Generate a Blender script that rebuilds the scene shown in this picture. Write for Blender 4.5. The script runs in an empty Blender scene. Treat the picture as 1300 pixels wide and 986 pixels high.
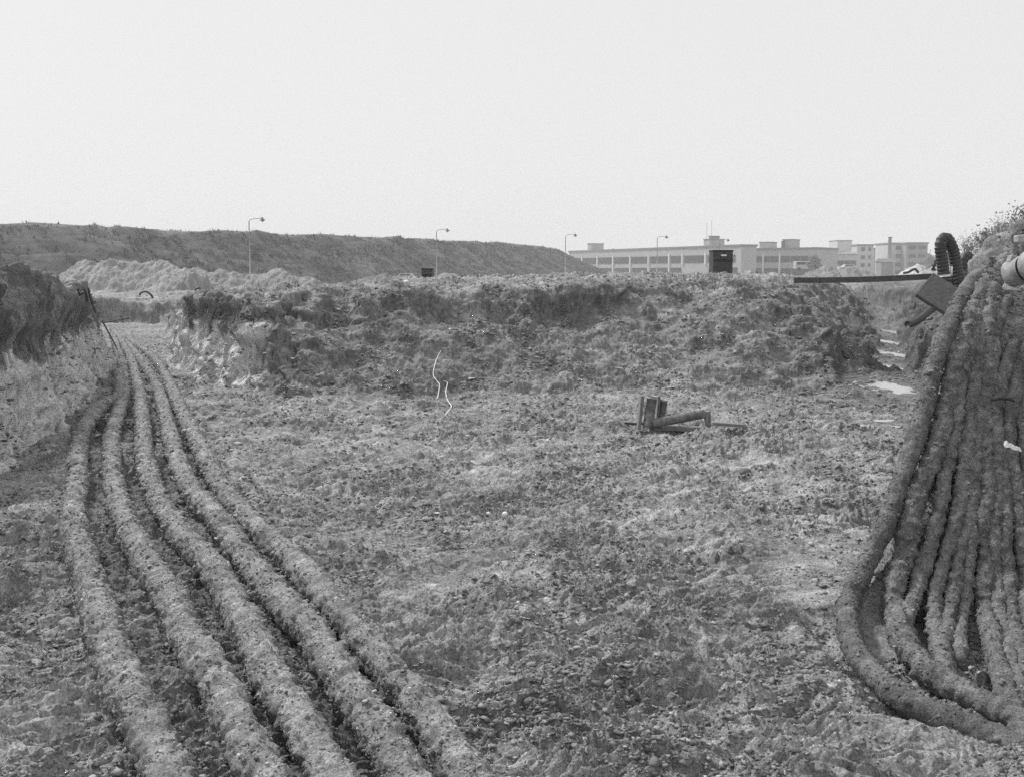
import bpy, math, random
import numpy as np
from mathutils import Vector, Matrix
random.seed(7); RNG = np.random.default_rng(11)
scene = bpy.context.scene
COL = scene.collection
PI = math.pi

# ------------------------------------------------------------------ camera
W0, F0, HOR, CY = 1300.0, 1250.0, 343.0, 448.0
EYE = 1.75
PITCH = math.atan((CY - HOR) / F0)
cam_d = bpy.data.cameras.new('camera'); cam = bpy.data.objects.new('camera', cam_d); COL.objects.link(cam)
cam.location = (0, 0, EYE); cam.rotation_euler = (PI/2 - PITCH, 0, 0)
cam_d.sensor_fit = 'HORIZONTAL'; cam_d.sensor_width = 36; cam_d.lens = 36*F0/W0
cam_d.shift_y = -(493 - CY)/W0
cam_d.clip_start = 0.05; cam_d.clip_end = 8000
scene.camera = cam

def ray(px, py):
    u, v = (px - 650)/F0, (CY - py)/F0
    c, s = math.cos(PITCH), math.sin(PITCH)
    return np.array([u, c + v*s, v*c - s])
def atY(px, py, Y):
    d = ray(px, py); t = Y/d[1]
    return np.array([d[0]*t, Y, EYE + d[2]*t])
def atZ(px, py, z=0.0):
    d = ray(px, py); t = (z - EYE)/d[2]
    return np.array([d[0]*t, d[1]*t, z])

# ------------------------------------------------------------------ noise
PERM = np.random.default_rng(3).permutation(256).astype(np.int32); PERM = np.concatenate([PERM, PERM])
_g = np.random.default_rng(5).normal(size=(256, 3)).astype(np.float32); G3 = _g/np.linalg.norm(_g, axis=1, keepdims=True)
_a = np.random.default_rng(6).uniform(0, 2*PI, 256).astype(np.float32); G2 = np.stack([np.cos(_a), np.sin(_a)], 1)
def n2(x, y):
    x = np.asarray(x, np.float32); y = np.asarray(y, np.float32)
    xi = np.floor(x); yi = np.floor(y); fx = x - xi; fy = y - yi
    X = xi.astype(np.int32) & 255; Y = yi.astype(np.int32) & 255
    u = fx*fx*fx*(fx*(fx*6-15)+10); v = fy*fy*fy*(fy*(fy*6-15)+10)
    def g(a, b, dx, dy):
        k = PERM[PERM[(X+a) & 255] + ((Y+b) & 255)]
        return G2[k, 0]*dx + G2[k, 1]*dy
    a = g(0,0,fx,fy); b = g(1,0,fx-1,fy); c = g(0,1,fx,fy-1); d = g(1,1,fx-1,fy-1)
    return (a + u*(b-a) + v*((c + u*(d-c)) - (a + u*(b-a))))*1.5
def n3(x, y, z):
    x = np.asarray(x, np.float32); y = np.asarray(y, np.float32); z = np.asarray(z, np.float32)
    xi = np.floor(x); yi = np.floor(y); zi = np.floor(z); fx = x-xi; fy = y-yi; fz = z-zi
    X = xi.astype(np.int32) & 255; Y = yi.astype(np.int32) & 255; Z = zi.astype(np.int32) & 255
    u = fx*fx*(3-2*fx); v = fy*fy*(3-2*fy); w = fz*fz*(3-2*fz)
    out = None
    def g(a, b, c):
        k = PERM[(PERM[(PERM[(X+a) & 255] + Y + b) & 255] + Z + c) & 255]
        return G3[k,0]*(fx-a) + G3[k,1]*(fy-b) + G3[k,2]*(fz-c)
    x00 = g(0,0,0); x00 = x00 + u*(g(1,0,0)-x00)
    x10 = g(0,1,0); x10 = x10 + u*(g(1,1,0)-x10)
    x01 = g(0,0,1); x01 = x01 + u*(g(1,0,1)-x01)
    x11 = g(0,1,1); x11 = x11 + u*(g(1,1,1)-x11)
    y0 = x00 + v*(x10-x00); y1 = x01 + v*(x11-x01)
    return (y0 + w*(y1-y0))*1.6
def fbm2(x, y, o=3, l=2.03, g=.5):
    s = 0; a = 1; t = 0
    for i in range(o):
        s = s + a*n2(x + 17.3*i, y - 9.1*i); t += a; a *= g; x = x*l; y = y*l
    return s/t*1.4
def ridg2(x, y, o=3):
    s = 0; a = 1; t = 0
    for i in range(o):
        s = s + a*(1 - 2*np.abs(n2(x + 5.3*i, y + 3.7*i))); t += a; a *= .5; x = x*2.1; y = y*2.1
    return s/t
def cells2(x, y, seed=0):
    """cellular noise: nearest and second distance, random value of the nearest cell"""
    x = np.asarray(x, np.float32); y = np.asarray(y, np.float32); xi = np.floor(x).astype(np.int32); yi = np.floor(y).astype(np.int32)
    f1 = np.full(x.shape, 9, np.float32); f2 = f1.copy(); v = np.zeros_like(f1)
    for a in (-1, 0, 1):
        for b in (-1, 0, 1):
            k = PERM[(PERM[(xi+a+seed) & 255] + yi + b) & 255]; k2 = PERM[(k+71) & 255]; k3 = PERM[(k+133) & 255]
            d = np.hypot(xi+a+k/256.0-x, yi+b+k2/256.0-y).astype(np.float32); m = d < f1
            f2 = np.where(m, f1, np.minimum(f2, d)); v = np.where(m, k3/256.0, v).astype(np.float32); f1 = np.where(m, d, f1)
    return f1, f2, v
def clodh(x, y, seed=0):
    f1, f2, v = cells2(x, y, seed)
    return np.clip(1-f1*1.25, 0, 1)**.8*np.maximum(v-.45, 0)/.55*np.clip((f2-f1)*4, 0, 1)*(.35+1.5*np.abs(n2(x*2.3, y*2.3)))
def sstep(a, b, x):
    t = np.clip((x-a)/(b-a), 0, 1); return t*t*(3-2*t)

# ------------------------------------------------------------------ terrain
PIT = [ # x, y, width of the bank
 (4.2,-6,1.2),(4.2,3.2,1.0),(3.4,4.3,1.0),(2.5,4.75,1.1),(1.85,4.95,1.05),(2.4,6.3,.7),(3.55,8.5,.55),(4.85,11,.65),(6.0,14,.75),(6.8,17,.85),(7.95,20,1.0),
 (11.1,28,1.2),(14.2,36,1.0),(13.0,36,1.4),(10.4,28,2.2),(7.35,20,2.5),(6.3,17,2.9),(5.2,15.2,3.6),(3.6,14.3,4.4),(1,14.4,3.6),(-1.5,13.8,3.2),
 (-3.2,13.5,1.8),(-4.3,14.9,.8),(-6.3,18,.5),(-8.2,24,.6),(-10.6,30,.8),(-11.6,32,.8),(-14.5,32,.8),(-13.5,30,.6),(-10.0,24,.6),(-7.35,18,.45),
 (-5.95,14,.4),(-4.8,10.5,.55),(-4.5,8.5,.75),(-4.4,4,1),(-4.4,-6,1)]
TC = np.array([(-6,4,1.8),(-5.6,9,1.74),(-6.5,11,1.7),(-7.1,14,1.5),(-8.2,18,1.1),(-12,24,.9),(-16,30,.8),(-12,19,.95),(-14,14,1.1),(-30,14,.9),
 (-5.0,16,1.32),(-6.3,19.5,1.25),(-8,24,1.05),(-9.9,30,.9),(-3,17,1.5),(-1.5,18,1.52),(0,20,1.56),(2,21,1.62),(4,21,1.58),(5,19,1.55),(4.2,17.5,1.56),
 (8,28,1.62),(0,28,1.45),(-4,24,1.3),(10,34,1.5),(13.5,38,1.1),(15,44,1.2),(3,36,1.45),(-8,40,.9),
 (2.9,6.5,1.58),(5,6,1.7),(4.3,8.5,1.6),(5.8,11,1.62),(7.2,14,1.6),(8,17,1.6),(9.4,20,1.6),(13,28,1.6),(20,25,1.7),(4,2,1.8),(6,-5,1.8),(0,-12,1.8),(-7,-5,1.8),
 (-12,34,.8),(-15,38,.75),(-25,40,.7),(-25,60,.1),(0,50,1.1),(0,75,.1),(20,50,1.4),(30,80,.1),(30,45,1.5)], np.float32)
POOLS = [ # px, py, z, rx, ry
 (1130,491,-.02,.30,.8),(1096,541,-.0,.28,.10),(1134,467,-.02,.10,1.0),(1133,449,-.01,.17,.8),(1133,435,0,.11,1.5),(1129,421,.03,.20,1.2),(1128,408,.12,.15,1.9),(1124,394,.30,.24,2.2),(1138,534,.0,.22,.07)]
POOLW = []
for px, py, z, rx, ry in POOLS:
    p = atZ(px, py, z); POOLW.append((p[0], p[1], z, rx, ry))
pL = atZ(160, 413, .0); POOLW.append((pL[0]-.3, 30.3, .02, 1.3, .45))

def _edge(pts):
    q = np.array([atZ(px, py, .05)[:2] for px, py in pts]); q = q[np.argsort(q[:, 1])]; return q[:, 1].astype(np.float32), q[:, 0].astype(np.float32)
SW1 = _edge([(131,520),(119,534),(104,560),(98,590),(99,620),(93,660),(100,700),(117,760),(130,810),(145,850),(163,895),(200,985),(270,1180)])
SW5 = _edge([(190,452),(206,474),(218,496),(234,535),(254,580),(282,630),(332,682),(380,730),(422,780),(463,830),(503,880),(520,900),(590,985),(720,1180)])
def swath(x, y):
    a = np.interp(y, *SW1); b = np.interp(y, *SW5)
    return sstep(-.08, .06, x-a)*sstep(-.06, .08, b-x)*sstep(1.5, 2, y)*(1-sstep(13, 16, y))
def pitdist(x, y):
    n = len(PIT); best = np.full(x.shape, 1e9, np.float32); tb = best.copy(); ws = np.zeros_like(best); ks = np.zeros_like(best); ins = np.zeros(x.shape, bool)
    for i in range(n):
        x0, y0, w0 = PIT[i]; x1, y1, w1 = PIT[(i+1) % n]
        dx, dy = x1-x0, y1-y0
        t = np.clip(((x-x0)*dx + (y-y0)*dy)/(dx*dx+dy*dy), 0, 1)
        d = np.hypot(x-(x0+t*dx), y-(y0+t*dy)); wi = w0+(w1-w0)*t; ti = d/wi
        best = np.minimum(best, d); tb = np.minimum(tb, ti); k = 1/(ti+.04)**5; ws += k*wi; ks += k
        c = ((y0 > y) != (y1 > y)) & (x < dx*(y-y0)/(dy if dy else 1e-9) + x0)
        ins ^= c
    w = ws/ks
    return np.where(ins, -best, tb*w), w
BANKY = [3.5,4.8,4.99,5.2,5.5,5.75,5.9,6.1,6.45,6.8]; BANKZ = [0,0,.04,.24,.60,1.0,1.28,1.52,1.72,1.9]
HUMPS = [(3.88,7.45,.36,.45,.54,0),(5.2,7.0,.7,.7,.1,0),(2.45,8.4,.5,1.7,.10,-.35),(1.2,6.6,.9,.5,.07,0),(3.0,10.6,.7,1.2,.09,-.3),(-1.6,9.6,1.2,.5,.05,0),
 (-1.5,18.8,1.1,.7,.12,0),(5.1,18.1,.9,1.0,.28,0),(3.6,21.5,1.6,.9,.05,0),(-3.7,8.9,.5,.8,.12,0),(-3.2,6.0,.7,1.4,.10,0),(2.9,4.1,.5,.35,.14,0)]
CH = []          # cable troughs are added below
def height(x, y, fine=True):
    x = np.asarray(x, np.float32); y = np.asarray(y, np.float32)
    d, w = pitdist(x, y)
    wn = fbm2(x*.9+3, y*.9, 3)
    d2 = d + wn*np.clip(w, 0, 1.6)*.38*np.clip((d+.6)/.6, 0, 1) + n2(x*3.1, y*3.1)*.12*np.clip((d+.3)/.3, 0, 1)*np.clip(w, .3, 1)
    T = np.zeros_like(x); S = np.zeros_like(x)
    for cx, cy, t in TC:
        k = 1/((x-cx)**2 + (y-cy)**2 + .4)**1.7
        T += k*t; S += k
    T = T/S
    r = np.hypot(x, y)
    T = T + (-.45 - T)*sstep(44, 92, r)
    T = T + fbm2(x*.35, y*.35, 3)*.10*sstep(1.5, 6, r)*(1-sstep(60, 130, r)) + n2(x*1.7+9, y*1.7)*.05*(1-sstep(60,130,r))
    # floor
    F = .05*np.clip(y-25, 0, 10)*sstep(0, 6, x) + fbm2(x*.5+31, y*.5, 2)*.06 + fbm2(x*1.3+7, y*1.6, 2)*.035
    t = d2/np.maximum(w, .15)
    xr = sstep(1.6, 4.0, x); bn = n2(x*.45+40, y*.3)*1.2 + .5*n2(x*1.3+4, y*.8); brk = np.clip((.66 + .30*bn)*(1-xr) + .84*xr, .25, .9); tal = np.clip(brk*.95 - .12*(1-xr), .1, .85)
    wide = sstep(1.05, 2.4, w)
    soft = np.where(t < brk, t/brk*tal, tal + (.92-tal)*sstep(0, 1, (t-brk)/(.36)))
    soft = soft + .08*sstep(brk+.1, 1.35, t)
    steep = 1 - (1-np.clip(t, 0, 1))**1.6
    steep = sstep(0, 1.0, t)*.4 + steep*.6
    prof = np.where(t <= 0, 0, soft*wide + steep*(1-wide))
    prof = np.clip(prof, 0, 1)
    z = F*(1-prof) + T*prof
    for hx, hy, sx, sy, hh, a in HUMPS:
        ca, sa = math.cos(a), math.sin(a); ux = (x-hx)*ca - (y-hy)*sa; uy = (x-hx)*sa + (y-hy)*ca
        z = z + hh*np.exp(-(ux/sx)**2 - (uy/sy)**2)
    z = z - .055*swath(x, y)
    lim = np.interp(y, BANKY, BANKZ) - .09 + .03*n2(x*2.2, y*2.2)
    sel = sstep(1.4, 1.6, x)*(1-sstep(3.3, 3.9, x))*sstep(3.4, 4.0, y)*(1-sstep(6.5, 6.9, y))
    z = z + (np.minimum(z, lim) - z)*sel
    for cx, cy, z0, rx, ry in POOLW:
        q = np.hypot((x-cx)/rx, (y-cy)/ry) + n2(x*6, y*3)*.25
        q = q + .22*n2(x*11+3, y*5); near = 1 - sstep(1.2, 3.2, q)
        z = z + (z0 + (.006 if ry < .85 else -.004) + (.03 if ry < .85 else .014)*n2(x*5, y*2.5) - z)*near
        z = z - .05*(1 - sstep(.6, 1.0, q))
    return z

def make_mesh(name, verts, faces, mat=None, parent=None, smooth=True, attrs=None, mats=None, midx=None):
    me = bpy.data.meshes.new(name)
    V = np.asarray(verts, np.float32).reshape(-1, 3)
    Fc = np.asarray(faces, np.int32)
    k = Fc.shape[1]
    me.vertices.add(len(V)); me.vertices.foreach_set('co', V.ravel())
    me.loops.add(Fc.size); me.loops.foreach_set('vertex_index', Fc.ravel())
    me.polygons.add(len(Fc)); me.polygons.foreach_set('loop_start', np.arange(0, Fc.size, k, dtype=np.int32))
    me.update(calc_edges=True)
    if smooth: me.polygons.foreach_set('use_smooth', np.ones(len(Fc), bool))
    for nm, arr in (attrs or {}).items():
        at = me.attributes.new(nm, 'FLOAT', 'POINT'); at.data.foreach_set('value', np.asarray(arr, np.float32).ravel())
    if mat: me.materials.append(mat)
    me.validate()
    o = bpy.data.objects.new(name, me); COL.objects.link(o)
    if parent: o.parent = parent
    return o

# ------------------------------------------------------------------ materials (black and white place: all greys)
def nd(nt, t, **kw):
    n = nt.nodes.new(t)
    for k, v in kw.items(): setattr(n, k, v)
    return n
def material(name, base, var=.25, scale=3.0, rough=.9, bump=.0, bscale=40, attr=None, attr_gain=1.0, stretch=(1,1,1), spec=.3, metal=0, detail=6, wetattr=None, coords='Object', speck=0):
    m = bpy.data.materials.new(name); m.use_nodes = True; nt = m.node_tree; nt.nodes.clear()
    out = nd(nt, 'ShaderNodeOutputMaterial'); b = nd(nt, 'ShaderNodeBsdfPrincipled')
    nt.links.new(b.outputs[0], out.inputs[0])
    tc = nd(nt, 'ShaderNodeTexCoord'); mp = nd(nt, 'ShaderNodeMapping'); mp.inputs['Scale'].default_value = stretch
    nt.links.new(tc.outputs[coords], mp.inputs[0])
    n1 = nd(nt, 'ShaderNodeTexNoise'); n1.inputs['Scale'].default_value = scale; n1.inputs['Detail'].default_value = detail; n1.inputs['Roughness'].default_value = .62
    nt.links.new(mp.outputs[0], n1.inputs['Vector'])
    mr = nd(nt, 'ShaderNodeMapRange'); mr.inputs['From Min'].default_value = .3; mr.inputs['From Max'].default_value = .7
    mr.inputs['To Min'].default_value = base*(1-var); mr.inputs['To Max'].default_value = base*(1+var)
    nt.links.new(n1.outputs['Fac'], mr.inputs['Value']); val = mr.outputs[0]
    if speck:
        n5 = nd(nt, 'ShaderNodeTexNoise'); n5.inputs['Scale'].default_value = speck; n5.inputs['Detail'].default_value = 3; n5.inputs['Roughness'].default_value = .8
        nt.links.new(mp.outputs[0], n5.inputs['Vector'])
        m5 = nd(nt, 'ShaderNodeMapRange'); m5.inputs['From Min'].default_value = .35; m5.inputs['From Max'].default_value = .65; m5.inputs['To Min'].default_value = .55; m5.inputs['To Max'].default_value = 1.5
        nt.links.new(n5.outputs['Fac'], m5.inputs['Value']); mm = nd(nt, 'ShaderNodeMath', operation='MULTIPLY'); nt.links.new(val, mm.inputs[0]); nt.links.new(m5.outputs[0], mm.inputs[1]); val = mm.outputs[0]
    if attr:
        at = nd(nt, 'ShaderNodeAttribute', attribute_name=attr)
        mu = nd(nt, 'ShaderNodeMath', operation='MULTIPLY'); nt.links.new(val, mu.inputs[0]); nt.links.new(at.outputs['Fac'], mu.inputs[1]); val = mu.outputs[0]
    cc = nd(nt, 'ShaderNodeCombineColor')
    for i in range(3): nt.links.new(val, cc.inputs[i])
    nt.links.new(cc.outputs[0], b.inputs['Base Color'])
    b.inputs['Roughness'].default_value = rough; b.inputs['Specular IOR Level'].default_value = spec; b.inputs['Metallic'].default_value = metal
    if wetattr:
        aw = nd(nt, 'ShaderNodeAttribute', attribute_name=wetattr)
        r2 = nd(nt, 'ShaderNodeMapRange'); r2.inputs['To Min'].default_value = rough; r2.inputs['To Max'].default_value = .38
        nt.links.new(aw.outputs['Fac'], r2.inputs['Value']); nt.links.new(r2.outputs[0], b.inputs['Roughness'])
    if bump:
        n2_ = nd(nt, 'ShaderNodeTexNoise'); n2_.inputs['Scale'].default_value = bscale; n2_.inputs['Detail'].default_value = 5; n2_.inputs['Roughness'].default_value = .7
        nt.links.new(mp.outputs[0], n2_.inputs['Vector'])
        bp = nd(nt, 'ShaderNodeBump'); bp.inputs['Strength'].default_value = 1.0; bp.inputs['Distance'].default_value = bump
        nt.links.new(n2_.outputs['Fac'], bp.inputs['Height']); nt.links.new(bp.outputs[0], b.inputs['Normal'])
    return m
M = {}
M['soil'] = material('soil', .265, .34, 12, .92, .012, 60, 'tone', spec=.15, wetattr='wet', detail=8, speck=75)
M['clod'] = material('clod_soil', .25, .2, 7, .92, .01, 70, 'tone', spec=.15)
M['mudcable'] = material('mud_coating', .27, .38, 14, .9, .016, 80, 'tone', spec=.2, detail=8, speck=95)
M['scrub'] = material('embankment_turf', .095, .45, .8, .95, .25, 2.2, 'tone', detail=9, spec=.1)
M['scrub2'] = material('scrub_leaves', .085, .5, 1.2, .95, spec=.1)
M['sand'] = material('dug_sand', .30, .22, 1.6, .95, .05, 9, 'tone', spec=.1, detail=8)
M['fibre'] = material('dry_fibre', .26, .5, 3, .9, spec=.15)
M['rubber'] = material('black_rubber', .035, .4, 12, .5, .002, 60, spec=.4)
M['darksteel'] = material('dark_steel_plate', .08, .35, 14, .7, .002, 90, spec=.3)
M['bark'] = material('weathered_wood', .2, .4, 30, .85, .004, 60, stretch=(1,1,.15))
M['joint'] = material('pipe_joint_mud', .12, .3, 20, .9)
M['oldmetal'] = material('muddy_metal', .16, .6, 14, .6, .003, 60, spec=.4)
M['palemetal'] = material('pale_concrete_pipe', .36, .5, 9, .75, .004, 50)
M['lamp'] = material('galvanised_pole', .33, .1, 2, .6, spec=.4)
M['lampdark'] = material('lamp_housing', .08, .1, 2, .6)
M['brick'] = material('pale_brick', .38, .08, .4, .9)
M['panel'] = material('concrete_panel', .48, .08, .3, .9)
M['dbrick'] = material('darker_brick', .24, .1, .4, .9)
M['roofedge'] = material('roof_edge', .17, .08, .4, .8)
M['white'] = material('white_paint', .72, .06, 2, .6)
M['winframe'] = material('window_frame', .07, .1, 2, .7)
M['cabinet'] = material('dark_cabinet_paint', .042, .25, 6, .7, .002, 30)
M['cabdark'] = material('cabinet_trim', .018, .2, 6, .7)
M['leaf'] = material('tree_leaf', .24, .5, 5, .8, spec=.2)
M['leaf2'] = material('light_leaf', .36, .4, 5, .8, spec=.2)
M['board'] = material('pale_board', .40, .2, 9, .8, .002, 50)
M['paper'] = material('white_paper', .80, .05, 9, .8)
M['slab'] = material('pale_cut_earth', .60, .25, 9, .9, .01, 30, stretch=(1,1,.2))
M['car'] = material('pale_car_paint', .42, .05, 2, .35, spec=.5)
def glassy(name, v, rough=.12):
    m = bpy.data.materials.new(name); m.use_nodes = True; b = m.node_tree.nodes['Principled BSDF']
    b.inputs['Base Color'].default_value = (v, v, v, 1); b.inputs['Roughness'].default_value = rough; b.inputs['Specular IOR Level'].default_value = .6
    return m
M['glass'] = glassy('window_glass', .03, .6)
M['glass'].node_tree.nodes['Principled BSDF'].inputs['Specular IOR Level'].default_value = .2
def water_mat():
    m = bpy.data.materials.new('still_muddy_water'); m.use_nodes = True; nt = m.node_tree; b = nt.nodes['Principled BSDF']
    b.inputs['Base Color'].default_value = (.30,.30,.30,1); b.inputs['Roughness'].default_value = .30; b.inputs['IOR'].default_value = 1.5; b.inputs['Specular IOR Level'].default_value = 1.0
    b.inputs['Coat Weight'].default_value = 1.0; b.inputs['Coat Roughness'].default_value = .22; b.inputs['Coat IOR'].default_value = 1.6
    nz = nt.nodes.new('ShaderNodeTexNoise'); nz.inputs['Scale'].default_value = 14; bp = nt.nodes.new('ShaderNodeBump'); bp.inputs['Distance'].default_value = .01; bp.inputs['Strength'].default_value = .6
    nt.links.new(nz.outputs['Fac'], bp.inputs['Height']); nt.links.new(bp.outputs[0], b.inputs['Normal']); nt.links.new(bp.outputs[0], b.inputs['Coat Normal'])
    return m
M['water'] = water_mat()

# ------------------------------------------------------------------ tags
def tag(o, label=None, cat=None, group=None, kind=None):
    if label: o['label'] = label
    if cat: o['category'] = cat
    if group: o['group'] = group
    if kind: o['kind'] = kind
    return o
def thing(name, label, cat, loc=(0,0,0), rz=0, group=None):
    o = bpy.data.objects.new(name, None); COL.objects.link(o); o.location = loc; o.rotation_euler = (0,0,rz); o.empty_display_size = .2
    return tag(o, label, cat, group)

class MB:
    def __init__(s): s.v = []; s.f = []
    def add(s, vs, fs):
        b = len(s.v); s.v += [tuple(v) for v in vs]; s.f += [tuple(i+b for i in f) for f in fs]
    def box(s, c, size, R=None, bev=0):
        hx, hy, hz = [q/2 for q in size]
        vs = [Vector((sx*hx, sy*hy, sz*hz)) for sx in (-1,1) for sy in (-1,1) for sz in (-1,1)]
        if R is not None: vs = [R @ v for v in vs]
        vs = [v + Vector(c) for v in vs]
        s.add(vs, [(0,1,3,2),(4,6,7,5),(0,4,5,1),(2,3,7,6),(0,2,6,4),(1,5,7,3)]); return s
    def tube(s, pts, rad, n=10, caps=True):
        pts = [Vector(p) for p in pts]; rings = []
        if not hasattr(rad, '__len__'): rad = [rad]*len(pts)
        up = Vector((0,0,1))
        for i, p in enumerate(pts):
            t = (pts[min(i+1, len(pts)-1)] - pts[max(i-1, 0)]).normalized()
            a = t.cross(up)
            if a.length < .05: a = t.cross(Vector((1,0,0)))
            a.normalize(); b = a.cross(t).normalized()
            rings.append([p + (a*math.cos(2*PI*k/n) + b*math.sin(2*PI*k/n))*rad[i] for k in range(n)])
        vs = [v for r in rings for v in r]; fs = []
        for i in range(len(pts)-1):
            for k in range(n):
                fs.append((i*n+k, i*n+(k+1) % n, (i+1)*n+(k+1) % n, (i+1)*n+k))
        if caps: fs += [tuple(range(n)), tuple((len(pts)-1)*n+k for k in reversed(range(n)))]
        s.add(vs, fs); return s
    def build(s, name, mat, parent=None, smooth=False, bevel=0):
        me = bpy.data.meshes.new(name); me.from_pydata(s.v, [], s.f); me.materials.append(mat)
        if smooth: me.polygons.foreach_set('use_smooth', [True]*len(me.polygons))
        me.update(); o = bpy.data.objects.new(name, me); COL.objects.link(o)
        if parent: o.parent = parent
        if bevel:
            m = o.modifiers.new('b', 'BEVEL'); m.width = bevel; m.segments = 2
        return o

def spline(pts, step):
    P = np.asarray(pts, float); n = len(P)
    out = []
    for i in range(n-1):
        p0, p1, p2, p3 = P[max(i-1,0)], P[i], P[i+1], P[min(i+2,n-1)]
        k = max(2, int(np.linalg.norm(p2-p1)/step))
        for t in np.linspace(0, 1, k, endpoint=False):
            out.append(.5*((2*p1) + (-p0+p2)*t + (2*p0-5*p1+4*p2-p3)*t*t + (-p0+3*p1-3*p2+p3)*t**3))
    out.append(P[-1]); return np.array(out)

# ------------------------------------------------------------------ ground mesh
def build_ground():
    half = math.radians(33)
    th = np.concatenate([np.linspace(-half, half, NTH), np.linspace(half, 2*PI-half, 260)[1:-1]])
    rr = np.concatenate([np.geomspace(.4, 3.0, 40)[:-1], np.geomspace(3.0, 26, NR)[:-1], np.geomspace(26, 60, 260)[:-1], np.geomspace(60, 3000, 110)])
    nt_, nr_ = len(th), len(rr)
    R_, TH = np.meshgrid(rr, th, indexing='ij')
    x = (R_*np.sin(TH)).astype(np.float32); y = (R_*np.cos(TH)).astype(np.float32)
    z = height(x, y).astype(np.float32)
    d, w = pitdist(x, y)
    # --- slope
    P = np.stack([x, y, z], -1)
    gr = np.gradient(P, axis=0); gt = np.roll(P, -1, 1) - np.roll(P, 1, 1)
    N = np.cross(gt, gr); N /= np.maximum(np.linalg.norm(N, axis=-1, keepdims=True), 1e-9)
    N *= np.sign(N[..., 2:3] + 1e-6)
    st = sstep(.35, .95, 1 - N[..., 2]**1.0*1.0)
    slope = sstep(.15, .5, 1-N[..., 2])
    far = 1 - sstep(40, 80, R_)
    # smooth scraped patches against crumbly ones
    patch = sstep(-.15, .30, fbm2(x*1.1+50, y*1.3+4, 4))
    crumb = .06 + .94*patch
    dirn = x*.35 + y*.93; prp = x*.93 - y*.35
    scr = ridg2(dirn*3.3, prp*.75, 3)                       # drag marks
    lump = fbm2(x*2.6, y*2.9, 4)
    wx = x + .06*n2(x*8, y*8) + .03*n2(x*23, y*23); wy = y + .06*n2(x*8+7, y*8) + .03*n2(x*23+5, y*23)
    c1 = clodh(wx*4.5, wy*5, 3); c2 = clodh(wx*10, wy*11, 9); c3 = clodh(wx*22, wy*24, 5)
    gran = np.abs(n2(x*8+5, y*9)) + .5*np.abs(n2(x*17, y*19)) + .25*np.abs(n2(x*37, y*41))
    big1 = sstep(.1, .5, n2(x*.7+3, y*.7))
    def scarp(f, sx, sy, k, o, seed):
        q = fbm2(x*sx+seed, y*sy-seed, o)*k; q = q - np.floor(q); return np.where(q < .82, q/.82, (1-q)/.18)
    sc1 = scarp(0, .8, 1.7, 5.5, 4, 3.3); sc2 = scarp(0, 2.1, 4.2, 4.5, 3, 8.1)
    disp = lump*.078 + scr*.036 + gran*.024*crumb + c1*.06*crumb*big1 + c2*.045*crumb + c3*.018*(.3+.7*crumb) + np.abs(n2(x*70, y*75))*.004 + (sc1-.5)*.042*sstep(-.2, .3, n2(x*.6, y*.6+9)) + (sc2-.5)*.018 + np.abs(n3(x*12, y*12, x*0))*.02*crumb - .045
    # on slopes: vertical furrows, broken ledges, crumbs
    xs, ys, zs = x, y, z
    rib = 1 - 2*np.abs(n3(xs*4.5, ys*4.5, zs*1.1)); rib2 = 1 - 2*np.abs(n3(xs*11, ys*11, zs*2.5+4))
    led = 1 - 2*np.abs(n3(xs*1.6, ys*1.6, zs*5.5)); chip = np.abs(n3(xs*9, ys*9, zs*9)); chip2 = np.abs(n3(xs*21, ys*21, zs*21)); chip3 = np.abs(n3(xs*43, ys*43, zs*43))
    h3 = xs*.7+ys*.7; blk = clodh(h3*3.5 + .3*n3(xs*3,ys*3,zs*3), zs*5, 2)
    cliff = n3(xs*1.7, ys*1.7, zs*1.5)*(.07-.04*sstep(4.2, 5, -x)) + rib*(.045 + .04*sstep(.2, .9, -(x+2.9))) + rib2*(.028 + .015*sstep(.2, .9, -(x+2.9))) + led*.045 + chip*.07 + chip2*.048 + chip3*.018 + blk*.06 - .12 + .20*sstep(.95, 1.3, z)*sstep(.2, .9, -(x+2.9))*(1-sstep(22, 28, y)) - .08*sstep(.2, .9, -(x+2.9))
    over = np.maximum(0, n3(xs*1.1+9, ys*1.1, zs*3.5)-.05)*(.28-.16*sstep(4.2, 5, -x))
    disp = disp*(1-slope*.5) + (cliff + over)*slope
    wet = np.zeros_like(x)
    for cx, cy, z0, rx, ry in POOLW:
        wet = np.maximum(wet, 1-sstep(1.6, 3.0, np.hypot((x-cx)/rx, (y-cy)/ry)))
    bank = sstep(1.3, 1.6, x)*(1-sstep(3.3, 3.9, x))*sstep(4.2, 4.7, y)*(1-sstep(6.2, 6.8, y))
    side = sstep(0, .6, x-.36*y+.0)*sstep(6, 6.6, y)*(1-sstep(20, 26, y))
    amp = far*(.3+.7*sstep(1.0, 3.5, R_))*(1-.96*wet)*(1-.7*bank)*(1-.45*side)
    disp = disp*amp
    P = P + N*disp[..., None]
    # far field roughness
    P[..., 2] += (sstep(35, 60, R_)*(1-sstep(120, 300, R_)))*(fbm2(x*.25, y*.25, 3)*.22)
    # --- tone
    rel = sstep(.05, .25, slope)
    big = fbm2(x*.28+8, y*.28, 3); mid = fbm2(x*1.5, y*1.5+3, 4); sm = fbm2(x*6, y*5, 3)
    tone = 1.0 + .20*big + .26*mid + .24*sm + .18*n2(x*17, y*19) + .10*n2(x*41, y*43)
    damp = sstep(-.04, .06, fbm2(x*2.1+9, y*3.6, 4) - .12); tone *= 1 - .22*damp
    dry = sstep(0, .08, fbm2(x*1.7-9, y*3.1+30, 4) - .17)*(1-patch*.6); tone *= 1 + .22*dry
    tone += .07*(1-patch)*(1-slope)                        # scraped = drier, paler
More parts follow.
